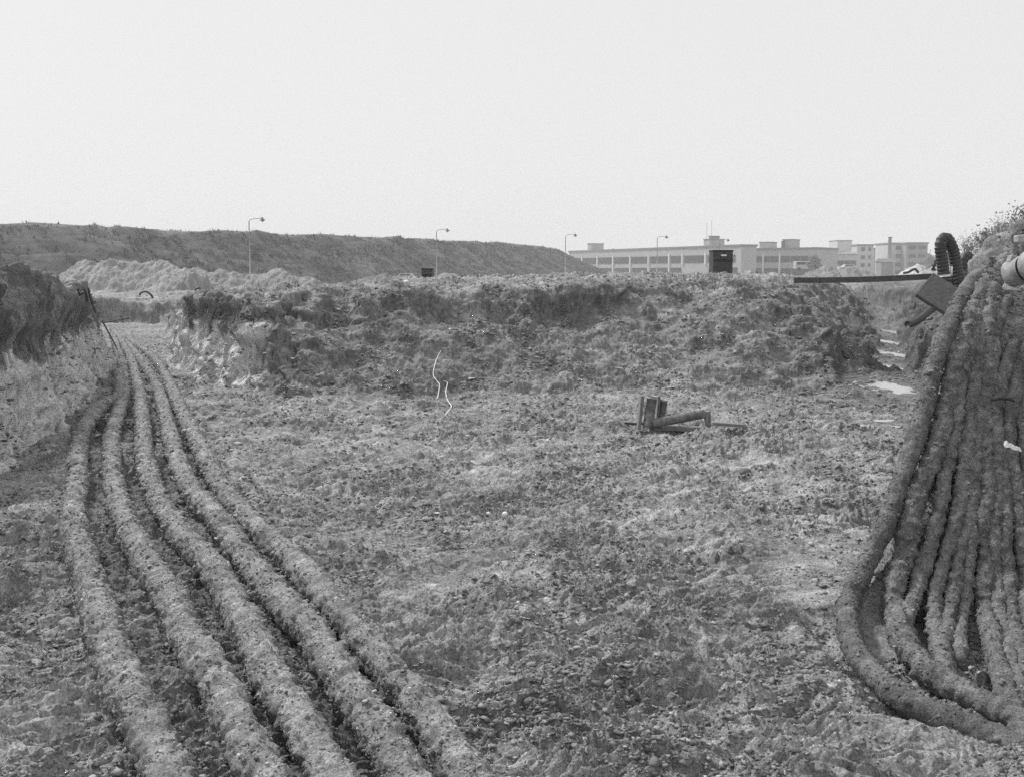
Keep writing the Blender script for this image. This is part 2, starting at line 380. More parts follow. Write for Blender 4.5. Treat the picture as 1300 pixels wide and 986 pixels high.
    tone *= 1 - .10*slope*(1-sstep(0, .6, -(x+3.5)))
    # pale cut sand low in the side cliffs of the left trench, dark peat above
    lt = sstep(.0, .6, -(x+3.5))*sstep(5, 8, y)*(1-sstep(22,28,y))
    layer = sstep(-.05, .05, (.86-.14*sstep(-6.0,-4.8,x)*sstep(12,13,y)) - z + .22*n2(x*1.5, y*1.5) + .25*n3(x*6, y*6, z*.7))
    zt = z - .35*sstep(16, 30, y)
    tone = tone*(1 + lt*slope*(layer*2.3 - (1-layer)*.34))
    ll = lt*slope*layer; tone = tone*(1+ (.35*ll+.15*slope)*(n3(x*11, y*11, z*2.0) + .8*n3(x*29, y*29, z*4.5)))
    # darker band along the right trench, dark slumps
    dark = sstep(.1, .5, fbm2(x*.8+77, y*.8, 2))*slope
    tone *= 1 - .08*dark*(1-lt*layer)
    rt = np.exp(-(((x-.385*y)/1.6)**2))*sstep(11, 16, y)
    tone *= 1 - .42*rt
    tone *= 1 - .24*swath(x, y)  # gap shade between the left cables put into the soil colour
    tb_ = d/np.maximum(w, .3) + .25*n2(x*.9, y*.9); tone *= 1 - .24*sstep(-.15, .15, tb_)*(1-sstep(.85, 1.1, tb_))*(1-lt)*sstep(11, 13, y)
    sh = np.exp(-((x-.38*y+.15)/1.0)**2)*sstep(8.5, 10.5, y)*(1-sstep(13, 16, y))*sstep(-.1, .3, fbm2(x*3, y*3, 2))
    wet = np.maximum(wet, sh*.8)
    tone *= 1 - .25*wet
    tone = np.where(R_ > 60, tone*(1-sstep(60, 110, R_)*.25), tone)
    tone = np.clip(tone, .28, 2.2)
    ii = np.arange(nr_-1)[:, None]*nt_; jj = np.arange(nt_)[None, :]; jn = (jj+1) % nt_
    F = np.stack([ii+jj, ii+jn, ii+nt_+jn, ii+nt_+jj], -1).reshape(-1, 4)
    global GRID
    GRID = (th, rr, P.astype(np.float32)); V = P.reshape(-1, 3)
    # centre cap
    c = len(V); V = np.vstack([V, [[0, 0, float(height(np.zeros(1), np.zeros(1))[0])]]])
    capF = np.array([[c, (k+1) % nt_, k, k] for k in range(nt_)])
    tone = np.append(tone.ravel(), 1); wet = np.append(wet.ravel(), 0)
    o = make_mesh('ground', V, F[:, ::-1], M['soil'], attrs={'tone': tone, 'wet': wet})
    tag(o, kind='structure')
    # cap as an own tiny fan is unnecessary: radius 0.4 m lies under the camera; close it
    return o
NTH, NR = 1550, 1600
ground = build_ground()
G_TH, G_RR, G_P = GRID

def surf(x, y):
    """height of the finished, roughened ground (nearest vertex of the sheet)"""
    x = np.asarray(x, np.float32); y = np.asarray(y, np.float32)
    r = np.hypot(x, y); a = np.arctan2(x, y); a = np.where(a < G_TH[0], a+2*PI, a)
    i = np.clip(np.searchsorted(G_RR, r), 0, len(G_RR)-1); j = np.clip(np.searchsorted(G_TH, a), 0, len(G_TH)-1)
    return G_P[i, j, 2]
def ground_at(x, y):
    return float(height(np.array([x], np.float32), np.array([y], np.float32))[0])
def drop(px, py, lo=2.5, hi=60):
    """where the ray through a photo point meets the ground"""
    d = ray(px, py); t = np.geomspace(lo, hi, 3000)
    X, Y, Z = d[0]*t, d[1]*t, EYE + d[2]*t
    h = surf(X, Y); k = np.where(Z < h)[0]
    i = k[0] if len(k) else len(t)-1
    return np.array([X[i], Y[i], h[i]])

# ------------------------------------------------------------------ water
def pools():
    vs = []; fs = []
    for (cx, cy, z0, rx, ry) in POOLW:
        b = len(vs); n = 40
        vs.append((cx, cy, z0))
        for k in range(n):
            a = 2*PI*k/n; q = 1.5
            vs.append((cx+math.cos(a)*rx*q, cy+math.sin(a)*ry*q, z0))
        fs += [(b, b+1+k, b+1+(k+1) % n) for k in range(n)]
    o = make_mesh('water', vs, fs, M['water'], smooth=False); tag(o, kind='structure')
pools()

# ------------------------------------------------------------------ mud coated cables
def ico(sub):
    import bmesh
    bm = bmesh.new(); bmesh.ops.create_icosphere(bm, subdivisions=sub, radius=1)
    v = np.array([p.co[:] for p in bm.verts], np.float32); f = np.array([[q.index for q in p.verts] for p in bm.faces], np.int32); bm.free()
    return v, f
def cable(path, r, label, group, name='mud_covered_cable', rough=1.0, seed=0, step=.012, seg=56, tone=1.0, crust=750):
    P = spline(path, step); n = len(P)
    T = np.gradient(P, axis=0); T /= np.linalg.norm(T, axis=1, keepdims=True)
    up = np.array([0,0,1.0]); A = np.cross(T, up)
    la = np.linalg.norm(A, axis=1, keepdims=True); A = np.where(la < .2, np.cross(T, np.array([1.0,0,0])), A)
    A /= np.maximum(np.linalg.norm(A, axis=1, keepdims=True), 1e-6); B = np.cross(A, T)
    s = np.concatenate([[0], np.cumsum(np.linalg.norm(np.diff(P, axis=0), axis=1))])
    a = np.linspace(0, 2*PI, seg, endpoint=False)
    S, AA = np.meshgrid(s, a, indexing='ij')
    ca, sa = np.cos(AA), np.sin(AA)
    C = P[:, None, :] + (A[:, None, :]*ca[..., None] + B[:, None, :]*sa[..., None])*r
    x, y, z = C[..., 0]+seed*3.7, C[..., 1]-seed*1.3, C[..., 2]
    wr = S + .35*r*np.sin(AA+seed) + .06*n3(x*3, y*3, z*3)
    disp = .10*n2(S*1.1+seed*9, AA*.0+seed) + .20*n3(x*6, y*6, z*6) + .07*(1-2*np.abs(n2(wr*11+seed, ca*1.2+sa*.7))) \
         + .13*(1-2*np.abs(n3(x*17, y*17, z*17))) + .05*n3(x*38, y*38, z*38)
    disp = disp*.8 + .30*np.abs(n3(x*13, y*13, z*13)) + .20*np.abs(n3(x*27, y*27, z*27)) + .06*np.abs(n3(x*55, y*55, z*55)) - .12
    lump = np.maximum(0, n3(x*3.3+5, y*3.3, z*3.3)-.15)*.5*np.maximum(0, -sa*.4+.7)
    u1 = S/.075 + .8*n3(x*5, y*5, z*5); u2 = ((AA+PI/2) % (2*PI))*r/.075
    k1 = clodh(u1, u2, seed); k2 = clodh(u1*2.4, u2*2.4, seed+7)
    sw = S*11 + 1.6*n3(x*4, y*4, z*4) + .5*n3(x*15, y*15, z*15); sw = sw - np.floor(sw); sw = np.where(sw < .8, sw/.8, (1-sw)/.2)
    gate = sstep(-.2, .35, n2(S*1.7+seed*5, ca*.8))
    disp = disp + .42*k1*gate + .34*k2 + .20*(sw-.5)*(1-.4*gate) + .10*np.abs(n3(x*45, y*45, z*45))
    disp = (disp + lump)*r*rough
    # slumped foot of mud towards the soil
    foot = np.maximum(0, -sa)*(.10+.16*n2(S*2.3+seed, AA*0))
    rad = r + disp + foot*r
    C = P[:, None, :] + (A[:, None, :]*ca[..., None] + B[:, None, :]*sa[..., None])*rad[..., None]
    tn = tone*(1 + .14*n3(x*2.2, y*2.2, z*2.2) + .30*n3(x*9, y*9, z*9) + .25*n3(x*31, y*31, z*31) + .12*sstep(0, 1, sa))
    tn = tn*(.93 + .14*sstep(-.12, .12, n3(x*4.5+9, y*4.5, z*4.5) + .35*n3(x*16, y*16, z*16)))
    tn = np.clip(tn, .25, 2)
    ii = np.arange(n-1)[:, None]*seg; jj = np.arange(seg)[None]; jn = (jj+1) % seg
    F = np.stack([ii+jj, ii+jn, ii+seg+jn, ii+seg+jj], -1).reshape(-1, 4)
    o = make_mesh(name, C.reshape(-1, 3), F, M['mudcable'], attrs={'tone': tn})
    tag(o, label, 'cable', group)
    # crumbs of mud stuck to the coat: one crust part per cable
    dist = np.linalg.norm(C.mean(1) - np.array([0, 0, EYE]), axis=1); wgt = np.clip((7/dist)**1.6, 0, 3.2)*(P[:, 2] > -.1)
    m_ = int(wgt.sum()*step*(crust*r/.06)); wgt = wgt/wgt.sum()
    gi = RNG.choice(n, m_, p=wgt); gj = RNG.integers(0, seg, m_)
    keep = (np.sin(a[gj]) > -.75) & (n3(C[gi, gj, 0]*7, C[gi, gj, 1]*7, C[gi, gj, 2]*7) + RNG.normal(0, .25, m_) > -.1); gi, gj = gi[keep], gj[keep]; m_ = len(gi)
    v, f = ico(1); q = len(v); ctr = C[gi, gj]; sz = np.clip(RNG.lognormal(math.log(.0042), .5, m_), .002, .012)*np.clip(dist[gi]/6, .8, 1.6)*min(1, .5+r/.1)
    V = v[None]*(1 + RNG.normal(0, .33, (m_, q)))[..., None]*(np.stack([RNG.uniform(.7,1.5,m_), RNG.uniform(.7,1.5,m_), RNG.uniform(.6,1.1,m_)], 1)*sz[:, None])[:, None]
    V = V + ctr[:, None]; Fc = (f[None] + (np.arange(m_)*q)[:, None, None]).reshape(-1, 3)
    t_ = np.repeat(np.clip(RNG.lognormal(0, .34, m_), .4, 2.1)*tn[gi, gj]*1.08, q)
    tag(make_mesh('mud_crust', V.reshape(-1, 3), Fc, M['clod'], o, smooth=False, attrs={'tone': t_}), kind='stuff')
    return o

def on_floor(px, py, r):
    p = drop(px, py, 1.4, 45); 
    return np.array([p[0], p[1], float(height(p[:1], p[1:2])[0]) - .03 + .055*float(swath(p[:1], p[1:2])[0]) + r*(1.02 + .2*math.sin(px*.31+py*.05))])
LEFT = [
 ([(150,478),(152,505),(131,520),(119,534),(104,560),(98,590),(99,620),(93,660),(100,700),(117,760),(130,810),(145,850),(163,895),(200,985),(270,1180)], 'leftmost thick mud-caked cable, nearly sunk in the mud by the left bank'),
 ([(143,425),(151,450),(156,470),(158,500),(153,525),(143,560),(142,600),(147,640),(160,680),(187,730),(217,785),(242,840),(272,895),(320,985),(420,1180)], 'second thick mud-caked cable from the left bank'),
 ([(143,421),(156,440),(168,460),(175,490),(180,530),(182,560),(184,595),(197,640),(227,690),(267,740),(300,795),(328,845),(356,895),(405,985),(500,1180)], 'middle one of the five thick mud-caked cables on the pit floor'),
 ([(144,420),(160,436),(178,458),(192,480),(201,500),(211,540),(223,590),(241,630),(277,680),(320,735),(360,790),(398,845),(432,895),(492,985),(610,1180)], 'fourth thick mud-caked cable from the left bank, crusted pale and lumpy'),
 ([(145,418),(165,432),(190,452),(206,474),(218,496),(234,535),(254,580),(282,630),(332,682),(380,730),(422,780),(463,830),(503,880),(520,900),(590,985),(720,1180)], 'rightmost thick mud-caked cable of the row beside the open pit floor')]
for i, (pts, lab) in enumerate(LEFT):
    r = .063
    cable([on_floor(px, py, r) for px, py in pts], r*(1.06 if i == 0 else 1), lab, 'five thick cables on the pit floor', seed=i+1, tone=1.0)

def right_pt(px, py, r):
    ys = [300, 330, 350, 385, 440, 500, 600, 700, 765, 800]; ds = [7.3, 6.75, 6.45, 6.1, 5.9, 5.75, 5.5, 5.2, 4.99, 4.9]
    d = float(np.interp(py, ys, ds))
    df = (EYE - r*.8)/((py-HOR)/F0) if py > 600 else 99
    d = min(d, df) - (.05 if py < 700 else 0)
    p = atY(px, py, d)
    if py > 872: p[2] -= (py-872)*.0004
    return p
RIGHT = [
 ([(1255,335),(1243,350),(1228,368),(1208,408),(1190,450),(1181,489),(1170,530),(1158,571),(1145,605),(1131,646),(1123,668),(1106,702),(1089,736),(1078,764),(1077,795),(1089,830),(1109,855),(1140,882),(1180,900),(1250,925),(1330,960)], .048, 'leftmost smooth dark cable hanging down the right bank, curving right at its foot'),
 ([(1262,350),(1246,370),(1229,410),(1213,460),(1203,510),(1188,566),(1171,610),(1157,650),(1149,700),(1138,734),(1136,772),(1146,812),(1164,835),(1194,862),(1245,888),(1330,925)], .043, 'second cable of the bundle on the right bank, next to the dark gap'),
 ([(1262,372),(1245,395),(1233,435),(1219,495),(1212,551),(1203,592),(1193,639),(1187,670),(1175,708),(1162,751),(1150,790)], .031, 'thin crusty cable ending buried in mud right of the second cable on the bank'),
 ([(1266,390),(1251,410),(1240,456),(1233,510),(1226,566),(1222,620),(1213,665),(1199,708),(1188,751),(1187,790),(1194,828),(1203,855)], .032, 'lumpy thin cable with a twist low down the bank'),
 ([(1270,400),(1257,425),(1248,493),(1243,545),(1238,590),(1233,640),(1227,668),(1216,713),(1208,764),(1200,802),(1196,830)], .030, 'thin cable crossing beside the lumpy one before the dark hollow'),
 ([(1285,318),(1270,342),(1256,385),(1254,456),(1252,520),(1252,565),(1254,620),(1247,663),(1252,705),(1249,740),(1252,775),(1261,815),(1274,865),(1290,905),(1330,975)], .036, 'cable down the right bank with a cut clay lump at its side'),
 ([(1290,430),(1274,470),(1262,520),(1264,560),(1273,600),(1276,645),(1276,690),(1280,739),(1287,790),(1300,840),(1325,900)], .035, 'cable right of the white paper scrap foot, running off at the picture edge'),
 ([(1292,470),(1280,540),(1284,590),(1292,630),(1298,690),(1303,750),(1316,820)], .034, 'outermost cable on the right bank, below the white paper scrap'),
 ([(1268,380),(1250,400),(1243,450),(1237,520),(1232,570),(1229,625),(1234,680),(1229,730),(1222,780),(1219,830)], .026, 'thinnest cable of the bundle, running down into the dark hollow'),
 ([(1280,380),(1263,410),(1260,470),(1257,520),(1263,570),(1266,620),(1262,680),(1266,740),(1272,790),(1284,840),(1300,890)], .030, 'thin cable squeezed between two thicker ones at the foot of the white paper scrap'),
 ([(1300,540),(1303,600),(1308,660),(1312,740),(1322,820)], .032, 'short visible cable at the extreme right edge of the bundle')]
for i, (pts, r, lab) in enumerate(RIGHT):
    PP = [right_pt(px, py, r) for px, py in pts]
    if pts[-1][1] < 900: PP += [PP[-1]+np.array([.01,-.05,-.07]), PP[-1]+np.array([.015,-.09,-.2])]
    cable(PP, r, lab, 'bundle of cables hanging down the right bank', seed=20+i, rough=(.55 if i == 0 else 1.4), step=.011, seg=40, tone=(.56 if i == 0 else .66))

# ------------------------------------------------------------------ clods (uncountable)
def scatter_blobs(name, x, y, s, sub, mat, lift=.25, flat=.6, smooth=True, z=None, jit=.17, lumpy=0):
    n = len(x); v, f = ico(sub); m = len(v)
    z = surf(x, y) if z is None else z
    rot = RNG.uniform(0, 2*PI, n)
    sc = np.stack([RNG.uniform(.7, 1.4, n), RNG.uniform(.7, 1.2, n), RNG.uniform(flat*.7, flat*1.3, n)], 1)*s[:, None]
    L = 1 + RNG.normal(0, jit, (n, m))
    if lumpy:
        o_ = RNG.uniform(0, 50, (n, 1)); L = L + lumpy*n3(v[None, :, 0]*1.3+o_, v[None, :, 1]*1.3+o_*.7, v[None, :, 2]*1.3-o_) + lumpy*.6*np.abs(n3(v[None, :, 0]*3+o_, v[None, :, 1]*3, v[None, :, 2]*3))
    V = v[None]*L[..., None]*sc[:, None, :]
    c, q = np.cos(rot)[:, None], np.sin(rot)[:, None]
    X = V[..., 0]*c - V[..., 1]*q + x[:, None]; Y = V[..., 0]*q + V[..., 1]*c + y[:, None]; Z = V[..., 2] + (z + s*lift)[:, None]
    P = np.stack([X, Y, Z], -1).reshape(-1, 3); Fc = (f[None] + (np.arange(n)*m)[:, None, None]).reshape(-1, 3)
    tn = np.repeat(np.clip(RNG.lognormal(0, .32, n), .45, 2.0)*np.where(RNG.random(n) < .05, 1.5, 1), m)
    return make_mesh(name, P, Fc, mat, smooth=smooth, attrs={'tone': tn})
def cand(n, rmin, rmax, power=1.0):
    r = rmin*(rmax/rmin)**(RNG.random(n)**power); a = RNG.uniform(-.62, .62, n)
    x = (r*np.sin(a)).astype(np.float32); y = (r*np.cos(a)).astype(np.float32)
    k = fbm2(x*1.1+50, y*.9+4, 3) + .5*n2(x*3, y*3) + RNG.normal(0, .30, n)
    m = k > .14
    return x[m], y[m], r[m]
x1, y1, r1 = cand(310000, 3.0, 26)
s1 = np.clip(RNG.lognormal(math.log(.0075), .5, len(x1)), .003, .026)*np.clip(r1/9, .75, 1.6)
tag(scatter_blobs('mud_crumbs', x1, y1, s1, 0+1, M['clod'], lift=.05, smooth=False, jit=.48, flat=.55), kind='stuff')
x2, y2, r2 = cand(1300, 3.0, 28)
s2 = np.clip(RNG.lognormal(math.log(.018), .4, len(x2)), .01, .04)*np.clip(r2/8, .45, 1.2)
tag(scatter_blobs('mud_clods', x2, y2, s2, 2, M['clod'], lift=.1, smooth=False, jit=.10, lumpy=.45), kind='stuff')

# ------------------------------------------------------------------ fibres hanging over the cut edges
def fibres(name, n, region, length, width, mat, drift=.6):
    vs = []; fs = []
    x = RNG.uniform(region[0], region[1], n*6).astype(np.float32); y = RNG.uniform(region[2], region[3], n*6).astype(np.float32)
    d, w = pitdist(x, y); z = height(x, y)
    m = (d > .55*w) & (d < w*1.25+.15) & (w < 1.3) & (n2(x*1.3, y*1.3) > .0)
    x, y = x[m][:n], y[m][:n]; n = len(x)
    e = .04; K = 7
    px_, py_ = x.copy(), y.copy(); path = []
    L = RNG.uniform(.4, 1.0, n)*length/K
    vx = np.zeros(n, np.float32); vy = np.zeros(n, np.float32)
    for k in range(K):
        zz = height(px_, py_); gx = (height(px_+e, py_)-height(px_-e, py_))/(2*e); gy = (height(px_, py_+e)-height(px_, py_-e))/(2*e)
        path.append(np.stack([px_, py_, zz + .05 + .03*np.sin(k*1.3+x*40)], 1))
        g = np.sqrt(1+gx**2+gy**2); vx = -gx/g; vy = -gy/g
        px_ = (px_ + vx*L + RNG.normal(0, .02, n)).astype(np.float32); py_ = (py_ + vy*L + RNG.normal(0, .02, n)).astype(np.float32)
    Pt = np.stack(path, 1)                       # n,K,3
    side = np.stack([-vy, vx, np.zeros(n)], 1); side /= np.maximum(np.linalg.norm(side, axis=1, keepdims=True), 1e-4)
    wd = RNG.uniform(.5, 1.4, n)*width
    ww = (wd[:, None]*np.linspace(1, .3, K)[None])[..., None]
    up = np.array([0, 0, 1.0])
    a = Pt + side[:, None]*ww; b = Pt - side[:, None]*ww; c = Pt + up*ww*1.2 - side[:, None]*0
    V = np.stack([a, c, b], 2).reshape(-1, 3)
    base = (np.arange(n)[:, None]*K + np.arange(K-1)[None])[..., None]*3
    q = []
    for s0, s1_ in ((0,1),(1,2)):
        q.append(np.stack([base[..., 0]+s0, base[..., 0]+s1_, base[..., 0]+3+s1_, base[..., 0]+3+s0], -1).reshape(-1, 4))
    return tag(make_mesh(name, V, np.concatenate(q), mat), kind='stuff')
fibres('hanging_roots', 2600, (-9, -4, 7, 20), .22, .004, M['fibre'])
fibres('hanging_straw', 3000, (-10, -3, 14, 26), .26, .005, M['fibre'])

# ------------------------------------------------------------------ embankment
CREST = [(-260,-60),(-170,20),(-110,75)] + [tuple(atY(px, 343, Y)[:2]) for px, Y in ((0,112),(150,125),(316,140),(440,158),(555,184),(640,215),(700,246),(722,262),(742,276),(762,292))]
CR = spline([(a, b, 0) for a, b in CREST], 1.6)
def embankment():
    n = len(CR); T = np.gradient(CR, axis=0); T /= np.linalg.norm(T, axis=1, keepdims=True)
    Nn = np.stack([T[:, 1], -T[:, 0]], 1)        # towards the camera
    K = 46
    prof = [(-22, -.6)] + [(-18+16*t, -.5+5.4*t) for t in np.linspace(0, 1, 10)] + [(0, 5.05)]
    prof += [(2+14*t, 5.0 - 5.6*t) for t in np.linspace(0, 1, K)] + [(22, -.9)]
    prof = np.array(prof)
    # height factor along the crest; keeps the photo's skyline
    s = np.arange(n); px = 650 + CR[:, 0]/CR[:, 1]*F0
    px = np.where(CR[:, 1] < 60, -400, px)
    top = np.interp(px, [-400, 0, 150, 316, 440, 555, 640, 688, 700, 708, 718, 730, 745], [284, 285, 291, 298, 302, 306.5, 311, 315, 318, 325, 335, 343, 349])
    zc = EYE + (343-top)/F0*np.maximum(CR[:, 1], 112)
    sc = (zc+.5)/5.55
    X = CR[:, 0][:, None] + Nn[:, 0][:, None]*prof[:, 0][None]
    Y = CR[:, 1][:, None] + Nn[:, 1][:, None]*prof[:, 0][None]
    Z = -.5 + (prof[:, 1][None]+.5)*sc[:, None]
    m = sstep(-21, -12, prof[:, 0])*(1-sstep(15, 21, prof[:, 0]))
    rough = fbm2(X*.45, Y*.45, 4)*.55 + (np.abs(n2(X*1.3, Y*1.3)))*.35 + n2(X*.12, Y*.12)*.5
    Z = Z + rough*m[None]*.8
    tone = 1 + .35*fbm2(X*.10, Y*.10, 3) + .45*fbm2(X*.6, Y*.6, 3)
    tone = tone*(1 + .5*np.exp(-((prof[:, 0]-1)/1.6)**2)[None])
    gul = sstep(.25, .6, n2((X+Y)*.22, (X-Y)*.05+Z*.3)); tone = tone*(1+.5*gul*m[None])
    k = len(prof); ii = np.arange(n-1)[:, None]*k; jj = np.arange(k-1)[None]
    F = np.stack([ii+jj, ii+jj+1, ii+k+jj+1, ii+k+jj], -1).reshape(-1, 4)
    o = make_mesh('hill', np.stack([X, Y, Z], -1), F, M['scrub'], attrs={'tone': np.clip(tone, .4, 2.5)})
    tag(o, kind='structure')
    # scrub tufts over it
    nn = 26000
    i = RNG.integers(0, n-1, nn); t = RNG.random(nn); j = np.clip((RNG.random(nn)*(K+4)+9).astype(int), 0, k-2); u = RNG.random(nn)
    Pg = np.stack([X, Y, Z], -1)
    p = Pg[i, j]*(1-t)[:, None]*1 + Pg[i+1, j]*t[:, None]; p = p*(1-u)[:, None] + (Pg[i, j+1]*(1-t)[:, None] + Pg[i+1, j+1]*t[:, None])*u[:, None]
    keep = n2(p[:, 0]*.3, p[:, 1]*.3) + RNG.normal(0, .25, nn) > .0
    p = p[keep]; nn = len(p); B = 6
    a = RNG.uniform(0, 2*PI, (nn, B)); h = RNG.uniform(.15, .5, (nn, B)); l = RNG.uniform(.1, .45, (nn, B))
    base = p[:, None, :] + np.stack([np.cos(a)*.1, np.sin(a)*.1, a*0-.05], -1)
    tip = base + np.stack([np.cos(a)*l, np.sin(a)*l, h], -1)
    sd = np.stack([-np.sin(a), np.cos(a), a*0], -1)*.06
    V = np.stack([base-sd, base+sd, tip], 2).reshape(-1, 3)
    tag(make_mesh('embankment_grass', V, np.arange(len(V)).reshape(-1, 3), M['scrub2'], smooth=False), kind='stuff')
embankment()

# ------------------------------------------------------------------ sand heaps
def heap(name, label, px0, px1, tops, Y, depth, basez, mat, seed, nx=420, ny=90, kind=None, tone=1.0):
    u = np.linspace(0, 1, nx); v = np.linspace(-1, 1, ny)
    U, Vv = np.meshgrid(u, v, indexing='ij')
    px = px0 + (px1-px0)*u
    xs = (px-650)/F0*Y
    pk, pt = zip(*tops)
    zt = EYE + (HOR - np.interp(px, pk, pt))/F0*Y
    X = xs[:, None] + 0*Vv; Yy = Y + Vv*depth
    ridge = fbm2(X*.5+seed, Yy*0+seed, 3)*.35
    q = np.abs(Vv + ridge*.8)
    pr = 1 - q**1.25; pr = np.clip(pr, 0, 1)*(1-sstep(.8, 1, np.abs(Vv)))
    Z = basez + (zt[:, None]-basez)*pr
    en = sstep(0, .06, U)*(1-sstep(.94, 1, U))
    Z = basez - .3 + (Z-basez+.3)*np.maximum(en, 0)
    nz = fbm2(X*1.1+seed, Yy*1.1, 4)*.22 + fbm2(X*4+seed, Yy*4, 3)*.09 + ridg2(X*2.2, Yy*.7, 2)*.05
    Z = Z + nz*en*np.clip(pr*3, 0, 1)*depth*.28
    tn = tone*(1 + .22*fbm2(X*.8+seed, Yy*.8, 3) + .18*fbm2(X*4, Yy*4, 2) )
    ii = np.arange(nx-1)[:, None]*ny; jj = np.arange(ny-1)[None]
    F = np.stack([ii+jj, ii+ny+jj, ii+ny+jj+1, ii+jj+1], -1).reshape(-1, 4)
    o = make_mesh(name, np.stack([X, Yy, Z], -1), F, mat, attrs={'tone': tn})
    return tag(o, label, 'sand heap', 'heaps of dug sand')
heap('sand_heap', 'long pale sand heap with a flat top beyond the left trench', 66, 268,
     [(66,372),(80,352),(100,340),(116,334),(140,333),(165,334),(200,333),(214,337),(228,343),(250,344),(270,352)], 46, 4.0, .35, M['sand'], 1)
heap('sand_heap', 'lower crumbly sand ridge right of the long flat heap, under the nearest lamp', 225, 415,
     [(225,343),(250,343),(268,347),(285,344),(300,347),(318,350),(340,345),(362,344),(378,350),(400,356),(415,360)], 52, 3.2, .2, M['sand'], 2, tone=.92)
heap('sand_heap', 'small pale mound of sand beside the pale car roof', 440, 545, [(440,360),(470,352),(490,349),(515,352),(535,354),(545,360)], 80, 3, -.3, M['sand'], 3, tone=.75)
heap('sand_heap', 'bright small sand pile behind the bridge, right of the flats', 1140, 1188, [(1140,349),(1152,341),(1160,336),(1170,340),(1180,345),(1188,350)], 60, 2.2, .9, M['sand'], 4, nx=120, tone=1.55)
heap('sand_heap', 'sand pile behind the tall ribbed hose', 1172, 1240, [(1172,348),(1185,341),(1196,337),(1215,338),(1240,350)], 48, 2.2, 1.1, M['sand'], 5, nx=120, tone=1.1)
heap('sand_heap', 'low sand pile in front of the distant round bush', 1015, 1115, [(1015,350),(1032,342),(1050,338),(1062,343),(1080,340),(1098,345),(1115,350)], 70, 2.5, .4, M['sand'], 6, nx=200, tone=.85)

# ------------------------------------------------------------------ street lamps
def lamp_proto():
    root = thing('street_lamp', 'x', 'street lamp', group='street lamps along the road')
    b = MB(); b.tube([(0,0,0),(0,0,.9)], .13, 12).tube([(0,0,.9),(0,0,7.9)], [.085,.055], 12); b.build('pole', M['lamp'], root, True)
    a = MB(); arc = [(0,0,7.86)] + [(.35*(1-math.cos(t)), 0, 7.86+.3*math.sin(t)) for t in np.linspace(0.3, PI/2, 6)] + [(1.55,0,8.3)]
    a.tube(arc, .04, 8).build('arm', M['lamp'], root, True)
    h = MB(); h.tube([(1.6,0,8.36),(1.6,0,8.2),(1.6,0,8.1),(1.6,0,8.02)], [.07,.13,.30,.34], 16).build('lamp_shade', M['lampdark'], root, True)
    g = MB(); g.tube([(1.6,0,8.015),(1.6,0,7.9),(1.6,0,7.84)], [.2,.17,.06], 12).build('lamp_glass', M['lamp'], root, True)
    return root
def copy_tree(o, parent=None):
    c = o.copy(); COL.objects.link(c); c.parent = parent
    for ch in list(o.children): copy_tree(ch, c)
    return c
lp = lamp_proto()
LAMPS = [(316,277,114,'tallest and nearest street lamp, standing above the lower sand ridge'),(554,291,141,'street lamp beside the small dark cabinet, against the embankment'),
 (718,297.5,163,'street lamp at the end of the embankment'),(834.5,300,174,'street lamp before the middle of the long office block'),(913.5,304,188,'farthest street lamp, rising behind the large dark cabinet')]
for i, (px, py, Y, lab) in enumerate(LAMPS):
    o = lp if i == 0 else copy_tree(lp)
    top = atY(px, py, Y); o.location = (top[0], Y, top[2]-8.3); o['label'] = lab
    o.rotation_euler = (0, 0, -.12)

# ------------------------------------------------------------------ buildings
def wpt(px, py, Y): return atY(px, py, Y)
def facade_building(name, label, pa, Ya, pb, Yb, ytop_a, depth, wallmat, rows, cols, group=None, extras=(), zbase=-.6, edge=True):
    """wall block whose front runs from photo column pa (distance Ya) to pb (Yb); rows: (z0,z1); cols: fractions"""
    A = wpt(pa, ytop_a, Ya); B = wpt(pb, ytop_a, Yb); ztop = A[2]
    v = Vector((B[0]-A[0], B[1]-A[1], 0)); L = v.length; ang = math.atan2(v.y, v.x)
    root = thing(name, label, 'building', (A[0], A[1], zbase), ang, group)
    H = ztop - zbase
    MB().box((L/2, depth/2, H/2), (L, depth, H)).build('wall', wallmat, root)
    if edge:
        MB().box((L/2, depth/2, H+.16), (L+.5, depth+.5, .5)).build('roof', M['roofedge'], root)
    for (z0, z1, f0, f1, n, mull) in rows:
        bw = (f1-f0)*L/n
        for k in range(n):
            cx = f0*L + (k+.5)*bw; ww = bw*.93
            fr = MB(); fr.box((cx, -.05, (z0+z1)/2), (ww, .14, z1-z0)).build('window', M['winframe'], root)
            fo = root.children[-1]
            g = MB(); pn = max(1, mull); 
            for q in range(pn):
                pw = ww/pn; g.box((cx-ww/2+(q+.5)*pw, -.13, (z0+z1)/2), (pw*.86, .06, (z1-z0)*.86))
            g.build('pane', M['glass'], fo)
    for (f, z0, z1, wd) in cols:
        MB().box((f*L, -.22, (z0+z1)/2), (wd, .34, z1-z0)).build('column', M['white'], root)
    for e in extras: e(root, L, H)
    return root
def roofbox(px0, px1, ytop, Y, off=3, mat='brick', d=5):
    def f(root, L, H):
        inv = root.matrix_basis.inverted()
        a = inv @ Vector(wpt(px0, ytop, Y)); b = inv @ Vector(wpt(px1, ytop, Y))
        w = abs(b.x-a.x); zt = (a.z+b.z)/2
        MB().box(((a.x+b.x)/2, off+d/2, (H+.4+zt)/2), (w, d, zt-H-.4)).build('plant_room', M[mat], root)
        MB().box(((a.x+b.x)/2, off+d/2, zt+.1), (w+.3, d+.3, .2)).build('roof_slab', M['roofedge'], root)
    return f
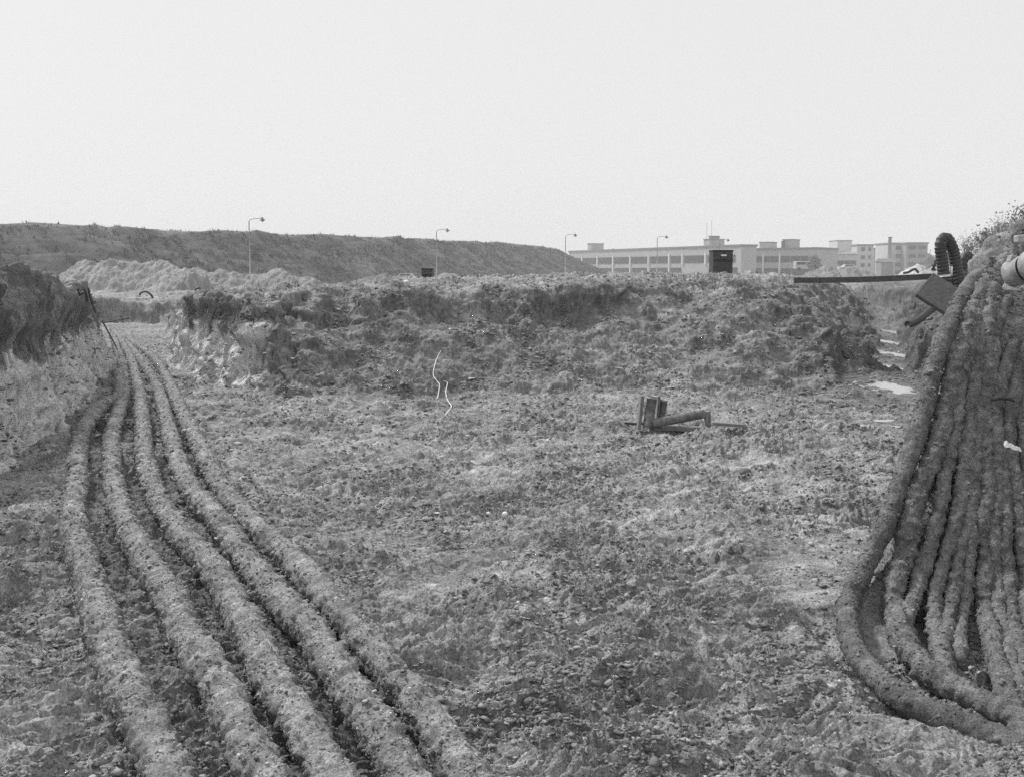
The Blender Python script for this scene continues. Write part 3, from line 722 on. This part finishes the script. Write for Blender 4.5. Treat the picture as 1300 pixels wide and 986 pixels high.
def mast(px, ytop, Y, off=4, w=.06, mat='lamp', nm='antenna'):
    def f(root, L, H):
        inv = root.matrix_basis.inverted(); a = inv @ Vector(wpt(px, ytop, Y))
        MB().tube([(a.x, off, H), (a.x, off, a.z)], w, 6).build(nm, M[mat], root)
    return f
cA = [(f, 3.9, 7.0, .5) for f in (.105,.215,.32,.43,.54,.655,.725,.84)]; cA2 = [(f, .3, 3.2, .5) for f in (.105,.215,.32,.43,.54,.655)]
facade_building('office_block', 'long two storey office block with ribbon windows and white columns behind the embankment end',
   722, 352, 941, 262, 320.3, 5, M['brick'],
   [(4.35,6.45,.0,.54,5,5),(4.35,6.45,.545,.655,1,5),(4.35,6.45,.66,.725,1,3),(4.35,6.45,.73,.84,1,6),(4.35,6.45,.845,.98,1,6),(1.0,3.0,.0,.655,6,5),(1.0,3.0,.66,.72,1,3),(1.0,3.0,.85,.99,1,6)],
   cA + cA2, extras=[roofbox(742,764,310,345,3), roofbox(879,911,304.5,281,3), roofbox(890,901,300.5,281,4,'dbrick',3), mast(879,282,281), mast(905,280,281), mast(783,316,330,3,.3,'lampdark','vent')])
facade_building('office_block', 'second two storey office block, standing just right of the large dark cabinet',
   941, 285, 1037, 270, 317.5, 14, M['brick'],
   [(4.5,6.2,.13,.93,6,6),(.9,2.8,.0,.13,1,4),(.9,2.8,.14,.95,6,4)],
   [(f, .2, 6.9, .4) for f in (.31,.53)], extras=[roofbox(979,996,309,290,3,'panel'), roofbox(1005,1021,305.5,285,4), mast(995,306,280,3,.5,'lampdark','chimney')])
facade_building('office_block', 'low pale block with a bright white roof edge beyond the round bush', 1037, 300, 1090, 300, 321, 16, M['panel'],
   [(3.8,5.2,.05,.95,6,3),(.9,2.3,.05,.95,6,3)], [], extras=[roofbox(1058,1076,306.5,310,6,'panel',8)], edge=False)
r_ = MB(); a_ = wpt(1037, 321.5, 299.4); b_ = wpt(1088, 321.5, 299.4)
def flats(label, pa, pb, ytop, Y, mat, cols, rows, H0=.6, depth=12):
    A = wpt(pa, ytop, Y); H = A[2]+.6; rws = []
    hh = H/rows
    R = []
    for k in range(rows):
        z0 = k*hh + hh*.3
        for (f0, f1, n) in cols: R.append((z0, z0+hh*.45, f0, f1, n, 2))
    return facade_building('apartment_block', label, pa, Y, pb, Y, ytop, depth, mat, R, [], 'distant flats')
flats('pale block of flats with one dark stair window column, left of the narrow shed', 1088, 1109, 312, 330, M['panel'], [(.25,.5,1),(.7,.85,1)], 4)
flats('narrow darker block wedged between two pale flats', 1110, 1120, 316.5, 350, M['dbrick'], [(.2,.8,1)], 4)
flats('pale block of flats right of the tall chimney', 1128, 1151, 310, 335, M['panel'], [(.4,.72,1)], 4)
flats('grey block of flats with balcony rows, rightmost of the distant flats', 1151, 1178, 309.5, 330, M['dbrick'], [(.1,.45,2),(.55,.9,2)], 4)
# white fascia as part of the low pale block
lowb = [o for o in bpy.data.objects if o.get('label', '').startswith('low pale block')][0]
Lb = abs(b_[0]-a_[0]); MB().box((Lb/2, -.1, a_[2]+.6), (Lb+.6, .8, .55)).build('fascia', M['white'], lowb)
# chimney
p = wpt(1130, 302.5, 320); ch = thing('factory_chimney', 'tall thin dark chimney among the distant flats', 'chimney', (p[0], 320, -.6))
MB().tube([(0,0,0),(0,0,p[2]+.6)], [.7,.5], 14).build('shaft', M['dbrick'], ch, True); MB().tube([(0,0,p[2]+.55),(0,0,p[2]+.95)], .62, 14).build('rim', M['lampdark'], ch, True)
# dark shed
A = wpt(1119, 333, 250); B = wpt(1134, 333, 250)
sh = thing('shed', 'low dark shed at the foot of the distant chimney', 'shed', (A[0], 250, -.6)); wS = B[0]-A[0]
MB().box((wS/2, 2, (A[2]+.6)/2), (wS, 4, A[2]+.6)).build('wall', M['dbrick'], sh)
MB().add([(-.2,-.2,A[2]+.6),(wS+.2,-.2,A[2]+.6),(wS+.2,4.2,A[2]+.6),(-.2,4.2,A[2]+.6),(-.2,2,A[2]+1.5),(wS+.2,2,A[2]+1.5)], [(0,1,5,4),(2,3,4,5),(0,4,3),(1,2,5)]) 
rf = MB(); rf.add([(-.2,-.2,A[2]+.62),(wS+.2,-.2,A[2]+.62),(wS+.2,4.2,A[2]+.62),(-.2,4.2,A[2]+.62),(-.2,2,A[2]+1.5),(wS+.2,2,A[2]+1.5)], [(0,1,5,4),(2,3,4,5),(0,4,3),(1,2,5)]); rf.build('roof', M['roofedge'], sh)

# ------------------------------------------------------------------ vehicles
def car(label, px, py_top, Y, length, mat, rz=0):
    c = wpt(px, py_top, Y); root = thing('parked_car', label, 'car', (c[0], Y, c[2]-1.42), rz, 'distant parked cars')
    L = length/2; w = .8
    prof = [(-L,.35),(-L,.75),(-L*.86,.86),(-L*.62,.9),(-L*.42,1.36),(-L*.3,1.42),(L*.35,1.42),(L*.46,1.36),(L*.66,.92),(L*.95,.84),(L,.7),(L,.35)]
    b = MB(); n = len(prof)
    vs = [(x, -w*(1 if z < 1 else .84), z) for x, z in prof] + [(x, w*(1 if z < 1 else .84), z) for x, z in prof]
    fs = [tuple(range(n))[::-1], tuple(range(n, 2*n))] + [(i, (i+1) % n, n+(i+1) % n, n+i) for i in range(n)]
    b.add(vs, fs); b.build('body', mat, root, bevel=.04)
    for sx in (-.3, .08):
        MB().box((L*(sx+.1), -w*.90, 1.14), (L*.34, .06, .34)).build('window', M['glass'], root)
    for sx in (-.62, .62):
        for sy in (-1, 1):
            wh = MB().tube([(L*sx, sy*.62, .31), (L*sx, sy*.84, .31)], .31, 18).build('wheel', M['rubber'], root, True)
            MB().tube([(L*sx, sy*.80, .31), (L*sx, sy*.855, .31)], .17, 14).build('rim', M['lamp'], wh, True)
    return root
car('pale car with only its roof showing over the ground, left of the small dark cabinet', 515, 347.2, 140, 3.9, M['car'])
car('tiny distant car near the low pale block', 1077, 336, 200, 4.2, M['car'])
# van
c = wpt(1021, 331, 190); vr = thing('delivery_van', 'pale distant van with a dark window band, left of the round bush', 'van', (c[0], 190, c[2]-2.0))
MB().box((0,0,1.1), (3.7,1.7,1.5)).build('body', M['car'], vr, bevel=.15); MB().box((-.1,-.87,1.45), (3.0,.06,.45)).build('window', M['glass'], vr)
for sx in (-1.15, 1.15): MB().tube([(sx,-.7,.33),(sx,-.9,.33)], .33, 16).build('wheel', M['rubber'], vr, True)

# ------------------------------------------------------------------ dark cabinets
def cabinet(label, x0, x1, y0, y1, Y, handle=True):
    A = wpt(x0, y0, Y); B = wpt(x1, y1, Y); w = B[0]-A[0]; h = A[2]-B[2]
    r = thing('equipment_cabinet', label, 'cabinet', (A[0]+w/2, Y, B[2]-.25)); h += .25
    MB().box((0,.3,h/2), (w,.6,h)).build('body', M['cabinet'], r, bevel=.01)
    MB().box((0,-.03,h-.14*h), (w*.94,.04,h*.25)).build('upper_flap', M['cabinet'], r, bevel=.005)
    MB().box((0,-.03,h*.34), (w*.94,.04,h*.62)).build('door', M['cabinet'], r, bevel=.005)
    MB().box((0,-.012,h*.70), (w*.98,.03,h*.05)).build('gap_strip', M['cabdark'], r)
    if handle: MB().box((w*.02,-.06,h*.87), (w*.27,.03,h*.055)).build('name_plate', M['white'], r)
    MB().box((0,.3,h+.02), (w*1.04,.66,.05)).build('lid', M['cabdark'], r, bevel=.01)
cabinet('large dark cabinet with a small white plate on its upper flap', 905.5, 930, 319.5, 347, 30)
cabinet('small dark cabinet standing left of the second street lamp', 535, 549, 342.5, 357, 34, False)

# ------------------------------------------------------------------ bridge, board, hoses
zA = atY(1008, 352.5, 18.0); zB = atY(1184, 347.5, 17.4)
br = thing('plank_bridge', 'long dark plank laid across the right trench as a footbridge', 'plank', tuple((zA+zB)/2), math.atan2(zB[1]-zA[1], zB[0]-zA[0]))
Lb = float(np.hypot(zB[0]-zA[0], zB[1]-zA[1])); dz = zB[2]-zA[2]
vs = []
for t in np.linspace(0, 1, 21):
    x = -Lb/2 + t*Lb; th = .10; sag = -.02*math.sin(PI*t); zc = dz*(t-.5)+sag
    for (yy, zz) in ((-.2, 0), (.3, 0), (.3, -th), (-.2, -th)): vs.append((x, yy, zc+zz))
b = MB(); b.add(vs, [(0,3,2,1), (80,81,82,83)] + [(i*4+k, i*4+(k+1) % 4, (i+1)*4+(k+1) % 4, (i+1)*4+k) for i in range(20) for k in range(4)])
b.build('deck_plank', M['darksteel'], br)
# leaning board: a thick rectangle through three photo points
q0, q1, q3 = atY(1184,348,16.6), atY(1240,383,16.2), atY(1162,375,16.2)
e1 = Vector(q1-q0); e2 = Vector(q3-q0); nn_ = e1.cross(e2).normalized()*.035
bb = MB(); c4 = [Vector(q0), Vector(q0)+e1, Vector(q0)+e1+e2, Vector(q0)+e2]; cen = sum(c4, Vector())/4
vs = [c-cen-nn_ for c in c4]+[c-cen+nn_ for c in c4]
bb.add(vs, [(0,1,2,3),(7,6,5,4),(0,4,5,1),(1,5,6,2),(2,6,7,3),(3,7,4,0)])
o = bb.build('leaning_board', M['darksteel'], bevel=.008); o.location = cen; tag(o, 'square dark board leaning against the right bank at the end of the bridge', 'board')

def hose(label, pts, r, Y, name='ribbed_hose'):
    P = spline([atY(px, py, Y+dy) for px, py, dy in pts], .012); c = P[0]; n = len(P)
    rad = [r*(1+.06*math.sin(i*.012/ .06*2*PI)) for i in range(n)]
    root = thing(name, label, 'hose', tuple(c), group='black ribbed drain hoses')
    MB().tube([p-c for p in P], rad, 20).build('hose_wall', M['rubber'], root, True)
    return root, P, c
def band(root, P, c, k, r, tail=False):
    i = int(k*(len(P)-1)); t = (P[min(i+3, len(P)-1)]-P[max(0, i-3)]); t = t/np.linalg.norm(t)
    b = MB().tube([P[i]-c-t*.02, P[i]-c+t*.02], r*1.15, 18)
    if tail: b.box(tuple(P[i]-c+np.array([r*1.1,-.05,.08])), (.035,.03,.16))
    b.build('tie', M['paper'], root, True)
h1, P1, c1 = hose('tall black ribbed hose arching highest at the end of the bridge', [(1200,392,.1),(1199,372,0),(1198,350,0),(1196,330,0),(1194,314,0),(1197,304,.02),(1203,304,.06),(1210,318,.1),(1214,338,.1),(1219,357,.05),(1225,376,0),(1234,392,-.1)], .096, 16.95)
band(h1, P1, c1, .23, .096, True); band(h1, P1, c1, .88, .096)
h2, P2, c2 = hose('shorter black ribbed hose bent in a tight arch right of the tall one', [(1219,376,0),(1220,352,0),(1222,336,0),(1227,326,.03),(1232,330,.1),(1235,341,.12),(1237,352,.1),(1240,376,.1)], .092, 17.6)
band(h2, P2, c2, .22, .092)
h3, P3, c3 = hose('black hose leading low from the tight arch towards the tall hose', [(1227,326,.1),(1219,331,.15),(1213,338,.2),(1210,352,.25),(1209,370,.25)], .065, 17.6)
def simple_tube(name, label, cat, pts, r, mat, group=None, n=10):
    P = spline(pts, max(.02, r)); c = P[0]
    o = MB().tube([p-c for p in P], r, n).build(name, mat, None, True); o.location = tuple(c); return tag(o, label, cat, group)
simple_tube('hose_end', 'short black hose end poking up behind the tall ribbed hose', 'hose', [atY(1185,344,22), atY(1186,335,22), atY(1190,331,22.2), atY(1193,333,22.3)], .05, M['rubber'])
simple_tube('hose_loop', 'tiny black looped hose on the far ground above the bridge', 'hose', [atY(1147,347,40), atY(1153,346,40), atY(1158,343,40), atY(1162,342,40), atY(1166,346.5,40)], .05, M['rubber'])
simple_tube('drain_hose', 'thick dark hose lying on the right trench slope below the bridge', 'hose', [atY(1152,412,15.0), atY(1160,410,15.1), atY(1170,404,15.2), atY(1182,393,15.4)], .055, M['rubber'])
# arches and poles by the left trench
simple_tube('hose_arch', 'thin black hose standing as an arch on the ground before the long sand heap', 'hose', [atY(177.5,378,34), atY(178,373,34), atY(182,370.5,34), atY(187,371,34), atY(192,375,34), atY(195,380.5,34)], .035, M['rubber'], 'black hose arches')
simple_tube('hose_arch', 'small low black hose arch on the near edge of the middle mound', 'hose', [atY(247,369,24), atY(250,366.5,24), atY(253,366,24), atY(256,368.5,24)], .028, M['rubber'], 'black hose arches')
pp = thing('white_pipe', 'thin white pipe lying on the ground under the black hose arch', 'pipe', tuple(atY(155,379,33.5)))
MB().tube([(0,0,0), tuple(atY(217,378.6,34.5)-atY(155,379,33.5))], .045, 10).build('tube', M['paper'], pp, True)
simple_tube('dark_pole', 'dark crooked pole rising at the far end of the left bank', 'pole', [atY(112,366,13.2), atY(115,379,13.2), atY(119,390,13.2), atY(122,398,13.2)], .014, M['rubber'])
simple_tube('dark_rod', 'thin dark rod standing beside the crooked pole', 'pole', [atY(107.5,367,13.2), atY(110,376,13.2), atY(111,384,13.2)], .015, M['rubber'])
simple_tube('dark_hook', 'short dark bent hook left of the dark rod', 'hook', [atY(99,367,13.2), atY(101,375,13.2), atY(105,371.5,13.2), atY(108,373,13.2)], .014, M['rubber'])
a = atY(130,408,16.5); g = drop(149,444)
simple_tube('leaning_rod', 'straight black rod leaning from the left bank down to the cables', 'rod', [a, (a+g)/2, g], .015, M['rubber'])
simple_tube('cross_pipe', 'dark pipe lying across the far end of the left trench', 'pipe', [drop(133,413)+[0,0,.08], drop(164,409)+[0,0,.05]], .022, M['rubber'])

# ------------------------------------------------------------------ pale pipe on the right heap
pa, pb = atY(1282,349,5.75), atY(1345,326,5.45)
rt = thing('concrete_pipe', 'thick pale pipe with a dark joint sticking out of the right heap', 'pipe', tuple(pa)); v = Vector(pb-pa)
MB().tube([(0,0,0), tuple(v*.03), tuple(v*.28), tuple(v*.33)], [.062,.078,.082,.078], 28).build('pipe_end', M['palemetal'], rt, True)
MB().tube([tuple(v*.32), tuple(v*.40)], .066, 24).build('joint', M['joint'], rt, True)
MB().tube([tuple(v*.39), tuple(v*.44), tuple(v)], [.085,.094,.094], 28).build('pipe_run', M['palemetal'], rt, True)
o = MB().box((0,0,0), (.09,.05,.045), Matrix.Rotation(.3, 3, 'Y')).build('pale_block', M['palemetal'], bevel=.008); o.location = tuple(atY(1290,331,5.7)); tag(o, 'small pale block lying on top of the thick pale pipe', 'block')
o = MB().box((0,0,0), (.10,.07,.05), Matrix.Rotation(-.1, 3, 'Y')).build('pale_stone', M['palemetal'], bevel=.01); o.location = tuple(atY(1299,303,6.6)); tag(o, 'pale squared stone high on the heap above the pipe', 'stone')

# ------------------------------------------------------------------ cable roller
c = drop(826, 544)+np.array([0,0,.025])
def rp(px, py, dy=0): return Vector(atY(px, py, c[1]+dy)) - Vector(c)
cr = thing('cable_roller', 'muddy corner cable roller frame lying on the pit floor', 'cable roller', tuple(c))
MB().box(tuple((rp(811,542)+rp(815,504))/2), (.035,.12,.37), Matrix.Rotation(.10, 3, 'Y')).build('side_plate', M['bark'], cr, bevel=.006)
rl = MB().tube([rp(822,543,-.04), rp(828,505,-.03)], .055, 24).build('roller', M['oldmetal'], cr, True)
MB().tube([rp(828,505.3,-.03), rp(828.6,502,-.03)], [.058,.058], 24).build('end_cap', M['lamp'], rl, True)
MB().box(tuple(rp(835,521,.10)), (.028,.10,.33), Matrix.Rotation(.06, 3, 'Y')).build('side_plate', M['bark'], cr, bevel=.006)
rl = MB().tube([rp(839,530,.14), rp(842.5,509,.14)], .045, 20).build('roller', M['oldmetal'], cr, True)
MB().tube([rp(842.5,509,.14), rp(842.8,507,.14)], [.048,.048], 20).build('end_cap', M['lamp'], rl, True)
rl = MB().tube([rp(829,538,-.08), rp(833,536.5,-.08), rp(893,525,.02), rp(896,524.5,.02)], [.040,.050,.050,.036], 24).build('roller', M['oldmetal'], cr, True)
MB().tube([rp(826,538.6,-.08), rp(899,523.8,.03)], .014, 10).build('axle', M['lamp'], rl, True)
MB().box(tuple(rp(898,534,.04)), (.06,.10,.22), Matrix.Rotation(-.05, 3, 'Y')).build('end_bracket', M['bark'], cr, bevel=.006)
MB().box(tuple((rp(829,544,0)+rp(903,546,0))/2+Vector((0,0,.01))), (.66,.10,.045), Matrix.Rotation(.03, 3, 'Y')).build('base_bar', M['bark'], cr, bevel=.006)
o = MB().box((0,0,0), (.34,.09,.03), Matrix.Rotation(.07, 3, 'Y')).build('wooden_board', M['bark'], bevel=.004); g = drop(924,546); o.location = (g[0], g[1], g[2]+.05); tag(o, 'short dark board lying to the right of the cable roller', 'board')
g = drop(793,540); simple_tube('thin_stick', 'thin dark stick lying at the left foot of the cable roller', 'stick', [g+[0,0,.03], g+[.14,0,.02], g+[.26,.02,.02]], .012, M['rubber'])

# ------------------------------------------------------------------ small things on the ground
g = drop(133, 533); o = MB().box((0,0,0), (.30,.5,.10), Matrix.Rotation(.1, 3, 'Z')).build('flat_board', M['board'], bevel=.004); o.location = (g[0], g[1]+.1, g[2]-.01); tag(o, 'flat pale board lying between the left bank and the first cables', 'board')
for i, (px, yt, yb, w) in enumerate(((97,452,503,.11),(110,447,488,.10),(122,446,478,.09))):
    Y = 13.2 + i*1.6; a = atY(px, yt, Y); b = atY(px, yb, Y)
    v, f = [], []
    n = 14
    for k in range(n+1):
        t = k/n; z = a[2]+(b[2]-a[2])*t; ww = w*(1 + .12*math.sin(k*1.9+i))*(.75+.25*t)
        for sx, sy in ((-1,-.6),(1,-.5),(1,.6),(-1,.6)): v.append((sx*ww/1.4 + random.uniform(-.008,.008), sy*ww + random.uniform(-.01,.01), z-b[2]-.1))
    f = [(k*4+q, k*4+(q+1) % 4, (k+1)*4+(q+1) % 4, (k+1)*4+q) for k in range(n) for q in range(4)] + [(0,3,2,1)]
    m = MB(); m.add(v, f); o = m.build('upright_slab', M['slab']); o.location = (b[0], Y, b[2]); o.rotation_euler = (.1, .03*(i-1), .5)
    tag(o, ['widest and nearest pale upright slab of cut earth at the foot of the left bank', 'middle pale upright slab of cut earth at the foot of the left bank', 'smallest pale upright slab of cut earth, farthest along the left bank'][i], 'slab', 'pale slabs at the left bank')
# twine
def twine(label, pts):
    P = [drop(px, py)+[0,-.01,.02] for px, py in pts]
    simple_tube('white_twine', label, 'twine', P, .006, M['paper'], 'bits of white twine', 6)
twine('upper crinkled piece of white twine on the slope of the pit', [(560,449),(556,454),(553,463),(550,477),(555,486),(558,493),(556,505),(554,508)])
twine('lower crinkled piece of white twine, ending nearer the pit floor', [(563,486),(568,489),(566,500),(568,509),(573,518),(568,525),(562,533)])
# paper and strap on the bank
def scrap(px, py, w, h, d, label, name='paper_scrap'):
    c_ = right_pt(px, py, 0) - np.array([0, d, 0]); n = 10; v = []
    for i in range(n+1):
        for j in range(4):
            x = (i/n-.5)*w; z = (j/3-.5)*h + (.35*h if i < 5 and j == 3 else 0) - i*h*.03; v.append((x, .006*math.sin(i*1.7+j), z*(.8+.2*math.sin(i*1.3))))
    v += [(x, y+.003, z) for x, y, z in v]; m = 4*(n+1)
    f = [(i*4+j, (i+1)*4+j, (i+1)*4+j+1, i*4+j+1) for i in range(n) for j in range(3)]; f += [tuple(q+m for q in reversed(k)) for k in f]
    mb = MB(); mb.add(v, f); o = mb.build(name, M['paper']); o.location = tuple(c_); o.rotation_euler = (-.5, .25, 0); tag(o, label, 'paper')
scrap(1271, 561, .095, .030, .13, 'crumpled white paper scrap caught on the right bank cables')
P = [right_pt(px, py, 0)-np.array([0,.11,0]) for px, py in ((1248,505),(1256,502),(1268,502.5),(1276,505))]
simple_tube('black_strap', 'short black strap across the cables on the right bank', 'strap', P, .011, M['rubber'])
for px, py, s_, lab in ((620,657,.014,'tiny white pebble lying left of its larger twin on the pit floor'),(641,659,.019,'larger of two white pebbles side by side on the open pit floor'),(516,363,.045,'white stone on the rim of the middle mound below the pale car')):
    g = drop(px, py, 2.5, 60); v, f = ico(2); v = v*(1+RNG.normal(0,.06,(len(v),1)))
    o = make_mesh('white_pebble', v*s_*[1.1,1,.8], f, M['paper']); o.location = (g[0], g[1], g[2]+s_*.9+.02); tag(o, lab, 'stone', 'white stones')
o = simple_tube('dark_log', 'short dark log lying right of the small dark cabinet', 'log', [atY(561,357,32), atY(566,356.5,32), atY(572,355.5,32)], .045, M['rubber'])

# ------------------------------------------------------------------ trees
def tree(name, label, cat, base, H, R, nleaf, leafsize, mats, seed, sparse=False, nb=16, stem='trunk', group=None):
    rg = np.random.default_rng(seed); root = thing(name, label, cat, tuple(base), group=group)
    tk = MB(); tips = []
    ntr = 3 if not sparse else 6
    for q in range(ntr):
        a0 = rg.uniform(0, 2*PI); lean = rg.uniform(.05, .35)*R
        top = np.array([math.cos(a0)*lean, math.sin(a0)*lean, H*rg.uniform(.7, .95)])
        P = [np.array([0,0,0])+np.array([math.cos(a0), math.sin(a0), 0])*.1*R*0.3, top*.4+rg.normal(0,.05*R,3)*[1,1,0], top]
        S = spline(P, H/14); tk.tube([tuple(p) for p in S], list(np.linspace(H*.018, H*.004, len(S))), 6)
        for k in range(nb):
            t = rg.uniform(.15, 1); p = S[int(t*(len(S)-1))]; a = rg.uniform(0, 2*PI); l = R*rg.uniform(.45, 1.0)*(1.1-.75*t)
            e = p + np.array([math.cos(a)*l, math.sin(a)*l, l*rg.uniform(.3, 1.0)])
            mid = (p+e)/2 + rg.normal(0, .06*R, 3); Q = spline([p, mid, e], R/6)
            tk.tube([tuple(x) for x in Q], list(np.linspace(H*.006, H*.0018, len(Q))), 5)
            for x in Q[len(Q)//3:]: tips.append(x)
            for z in range(4):
                b_ = Q[rg.integers(len(Q)//3, len(Q))]; e2 = b_ + rg.normal(0, .16*R, 3) + [0,0,.12*R]; tk.tube([tuple(b_), tuple(e2)], [H*.0018, H*.0009], 4); tips += [e2, (b_+e2)/2]
    tk.build(stem, M['bark'], root)
    tips = np.array(tips); c = tips[rg.integers(0, len(tips), nleaf)] + rg.normal(0, .07*R, (nleaf, 3))
    c = c[c[:, 2] > .05*H]; n = len(c)
    u = rg.normal(size=(n, 3)); u /= np.linalg.norm(u, axis=1, keepdims=True); v = np.cross(u, rg.normal(size=(n, 3))); v /= np.linalg.norm(v, axis=1, keepdims=True)
    s_ = leafsize*rg.uniform(.6, 1.4, (n, 1))
    V = np.stack([c-u*s_, c+v*s_*.5, c+u*s_, c-v*s_*.5], 1).reshape(-1, 3)
    make_mesh('crown', V, np.arange(len(V)).reshape(-1, 4), mats, root, smooth=False)
    return root
b0 = atY(1290, 325, 26); tree('broadleaf_tree', 'bushy tree behind the right heap, tallest of the greenery', 'tree', (b0[0], 26, b0[2]-1.0), 2.05, 1.2, 9000, .035, M['leaf2'], 1, nb=26, group='greenery behind the right heap')
b0 = atY(1260, 325, 25); tree('leafy_bush', 'lower leafy bush at the left foot of the tallest tree behind the heap', 'bush', (b0[0], 25, b0[2]-.4), .9, .55, 3200, .03, M['leaf'], 2, nb=18, stem='stems', group='greenery behind the right heap')
b0 = atY(1310, 325, 22); tree('broadleaf_tree', 'dark tree at the right picture edge behind the heap', 'tree', (b0[0], 22, b0[2]-.8), 2.0, .7, 9000, .032, M['leaf'], 3, nb=24, group='greenery behind the right heap')
b0 = atY(1228, 332, 20); tree('twiggy_bush', 'thin nearly bare bush just right of the tall ribbed hose', 'bush', (b0[0], 20, b0[2]-.3), .78, .42, 420, .022, M['leaf2'], 4, sparse=True, nb=9, stem='stems', group='greenery behind the right heap')
b0 = atY(1033, 342, 170); tree('round_bush', 'distant round bush beside the pale van', 'bush', (b0[0], 170, b0[2]-.8), 3.6, 1.5, 5000, .13, M['leaf2'], 5, nb=20, stem='stems')
b0 = atY(1183, 335, 300); tree('distant_tree', 'distant low tree right of the grey flats', 'tree', (b0[0], 300, -.6), 7.2, 3.2, 5000, .3, M['leaf'], 6, nb=20)
b0 = atY(1205, 335, 300); tree('distant_tree', 'distant low tree behind the tall ribbed hose', 'tree', (b0[0], 300, -.6), 7.0, 4.2, 6000, .3, M['leaf'], 7, nb=20)

# ------------------------------------------------------------------ grass tufts on the plateau (uncountable)
def tufts(name, n, sel, h0, h1, mat, B=9):
    x = RNG.uniform(-14, 16, n*3).astype(np.float32); y = RNG.uniform(14, 60, n*3).astype(np.float32)
    d, w = pitdist(x, y); z = height(x, y)
    k = (d > w*.75) & (n2(x*.35+3, y*.35) + RNG.normal(0, .12, n*3) > sel)
    x, y, z = x[k][:n], y[k][:n], z[k][:n]; n = len(x)
    a = RNG.uniform(0, 2*PI, (n, B)); h = RNG.uniform(h0, h1, (n, B)); l = h*RNG.uniform(.3, 1.2, (n, B))
    base = np.stack([x, y, z], 1)[:, None, :] + np.stack([np.cos(a)*.02, np.sin(a)*.02, a*0], -1)
    tip = base + np.stack([np.cos(a)*l, np.sin(a)*l, h], -1); sd = np.stack([-np.sin(a), np.cos(a), a*0], -1)*.006
    V = np.stack([base-sd, base+sd, tip], 2).reshape(-1, 3)
    tag(make_mesh(name, V, np.arange(len(V)).reshape(-1, 3), mat, smooth=False), kind='stuff')
tufts('weeds', 2600, .12, .03, .13, M['leaf'])

# ------------------------------------------------------------------ haze
hz = MB().box((0, 0, 0), (1, 1, 1)).build('haze', M['white']); hz.data.materials.clear()
hz.scale = (6400, 6400, 34); hz.location = (0, 0, 17-2.5)
hm = bpy.data.materials.new('haze_air'); hm.use_nodes = True; nt = hm.node_tree; nt.nodes.clear()
ho = nt.nodes.new('ShaderNodeOutputMaterial'); pv = nt.nodes.new('ShaderNodeVolumePrincipled'); nt.links.new(pv.outputs[0], ho.inputs['Volume'])
pv.inputs['Color'].default_value = (.95,.95,.95,1); pv.inputs['Density'].default_value = .0010; pv.inputs['Anisotropy'].default_value = 0
hz.data.materials.append(hm); tag(hz, kind='stuff')

# ------------------------------------------------------------------ light
SUN_EL, SUN_AZ = math.radians(47), math.radians(-50)     # azimuth measured from +y towards +x
wd = bpy.data.worlds.new('World'); scene.world = wd; wd.use_nodes = True; nt = wd.node_tree; nt.nodes.clear()
wo = nt.nodes.new('ShaderNodeOutputWorld'); bg = nt.nodes.new('ShaderNodeBackground'); sky = nt.nodes.new('ShaderNodeTexSky')
sky.sky_type = 'NISHITA'; sky.sun_disc = False; sky.sun_elevation = SUN_EL; sky.sun_rotation = SUN_AZ; sky.dust_density = 3.0; sky.air_density = 1.0
bw = nt.nodes.new('ShaderNodeRGBToBW'); nt.links.new(sky.outputs[0], bw.inputs[0])
mx = nt.nodes.new('ShaderNodeMapRange'); mx.inputs['From Min'].default_value = 0; mx.inputs['From Max'].default_value = 14; mx.inputs['To Min'].default_value = 7.5; mx.inputs['To Max'].default_value = 9.2
nt.links.new(bw.outputs[0], mx.inputs['Value'])                      # cloud layer evens the sky out
nt.links.new(mx.outputs[0], bg.inputs['Color']); bg.inputs['Strength'].default_value = .0435
nt.links.new(bg.outputs[0], wo.inputs[0])
sd = bpy.data.lights.new('sun', 'SUN'); sd.energy = 1.5; sd.angle = math.radians(10); so = bpy.data.objects.new('sun', sd); COL.objects.link(so)
dirv = Vector((math.sin(SUN_AZ)*math.cos(SUN_EL), math.cos(SUN_AZ)*math.cos(SUN_EL), math.sin(SUN_EL)))
so.rotation_euler = dirv.to_track_quat('Z', 'Y').to_euler(); so.location = (0, 0, 30)
vs_ = scene.view_settings; vs_.view_transform = 'Standard'; vs_.look = 'None'; vs_.exposure = 1.25; vs_.gamma = 1; vs_.use_curve_mapping = False
scene.cycles.use_denoising = False; scene.cycles.caustics_reflective = False; scene.cycles.caustics_refractive = False; scene.cycles.sample_clamp_indirect = 2; scene.cycles.max_bounces = 5; scene.cycles.diffuse_bounces = 3; scene.cycles.volume_bounces = 1
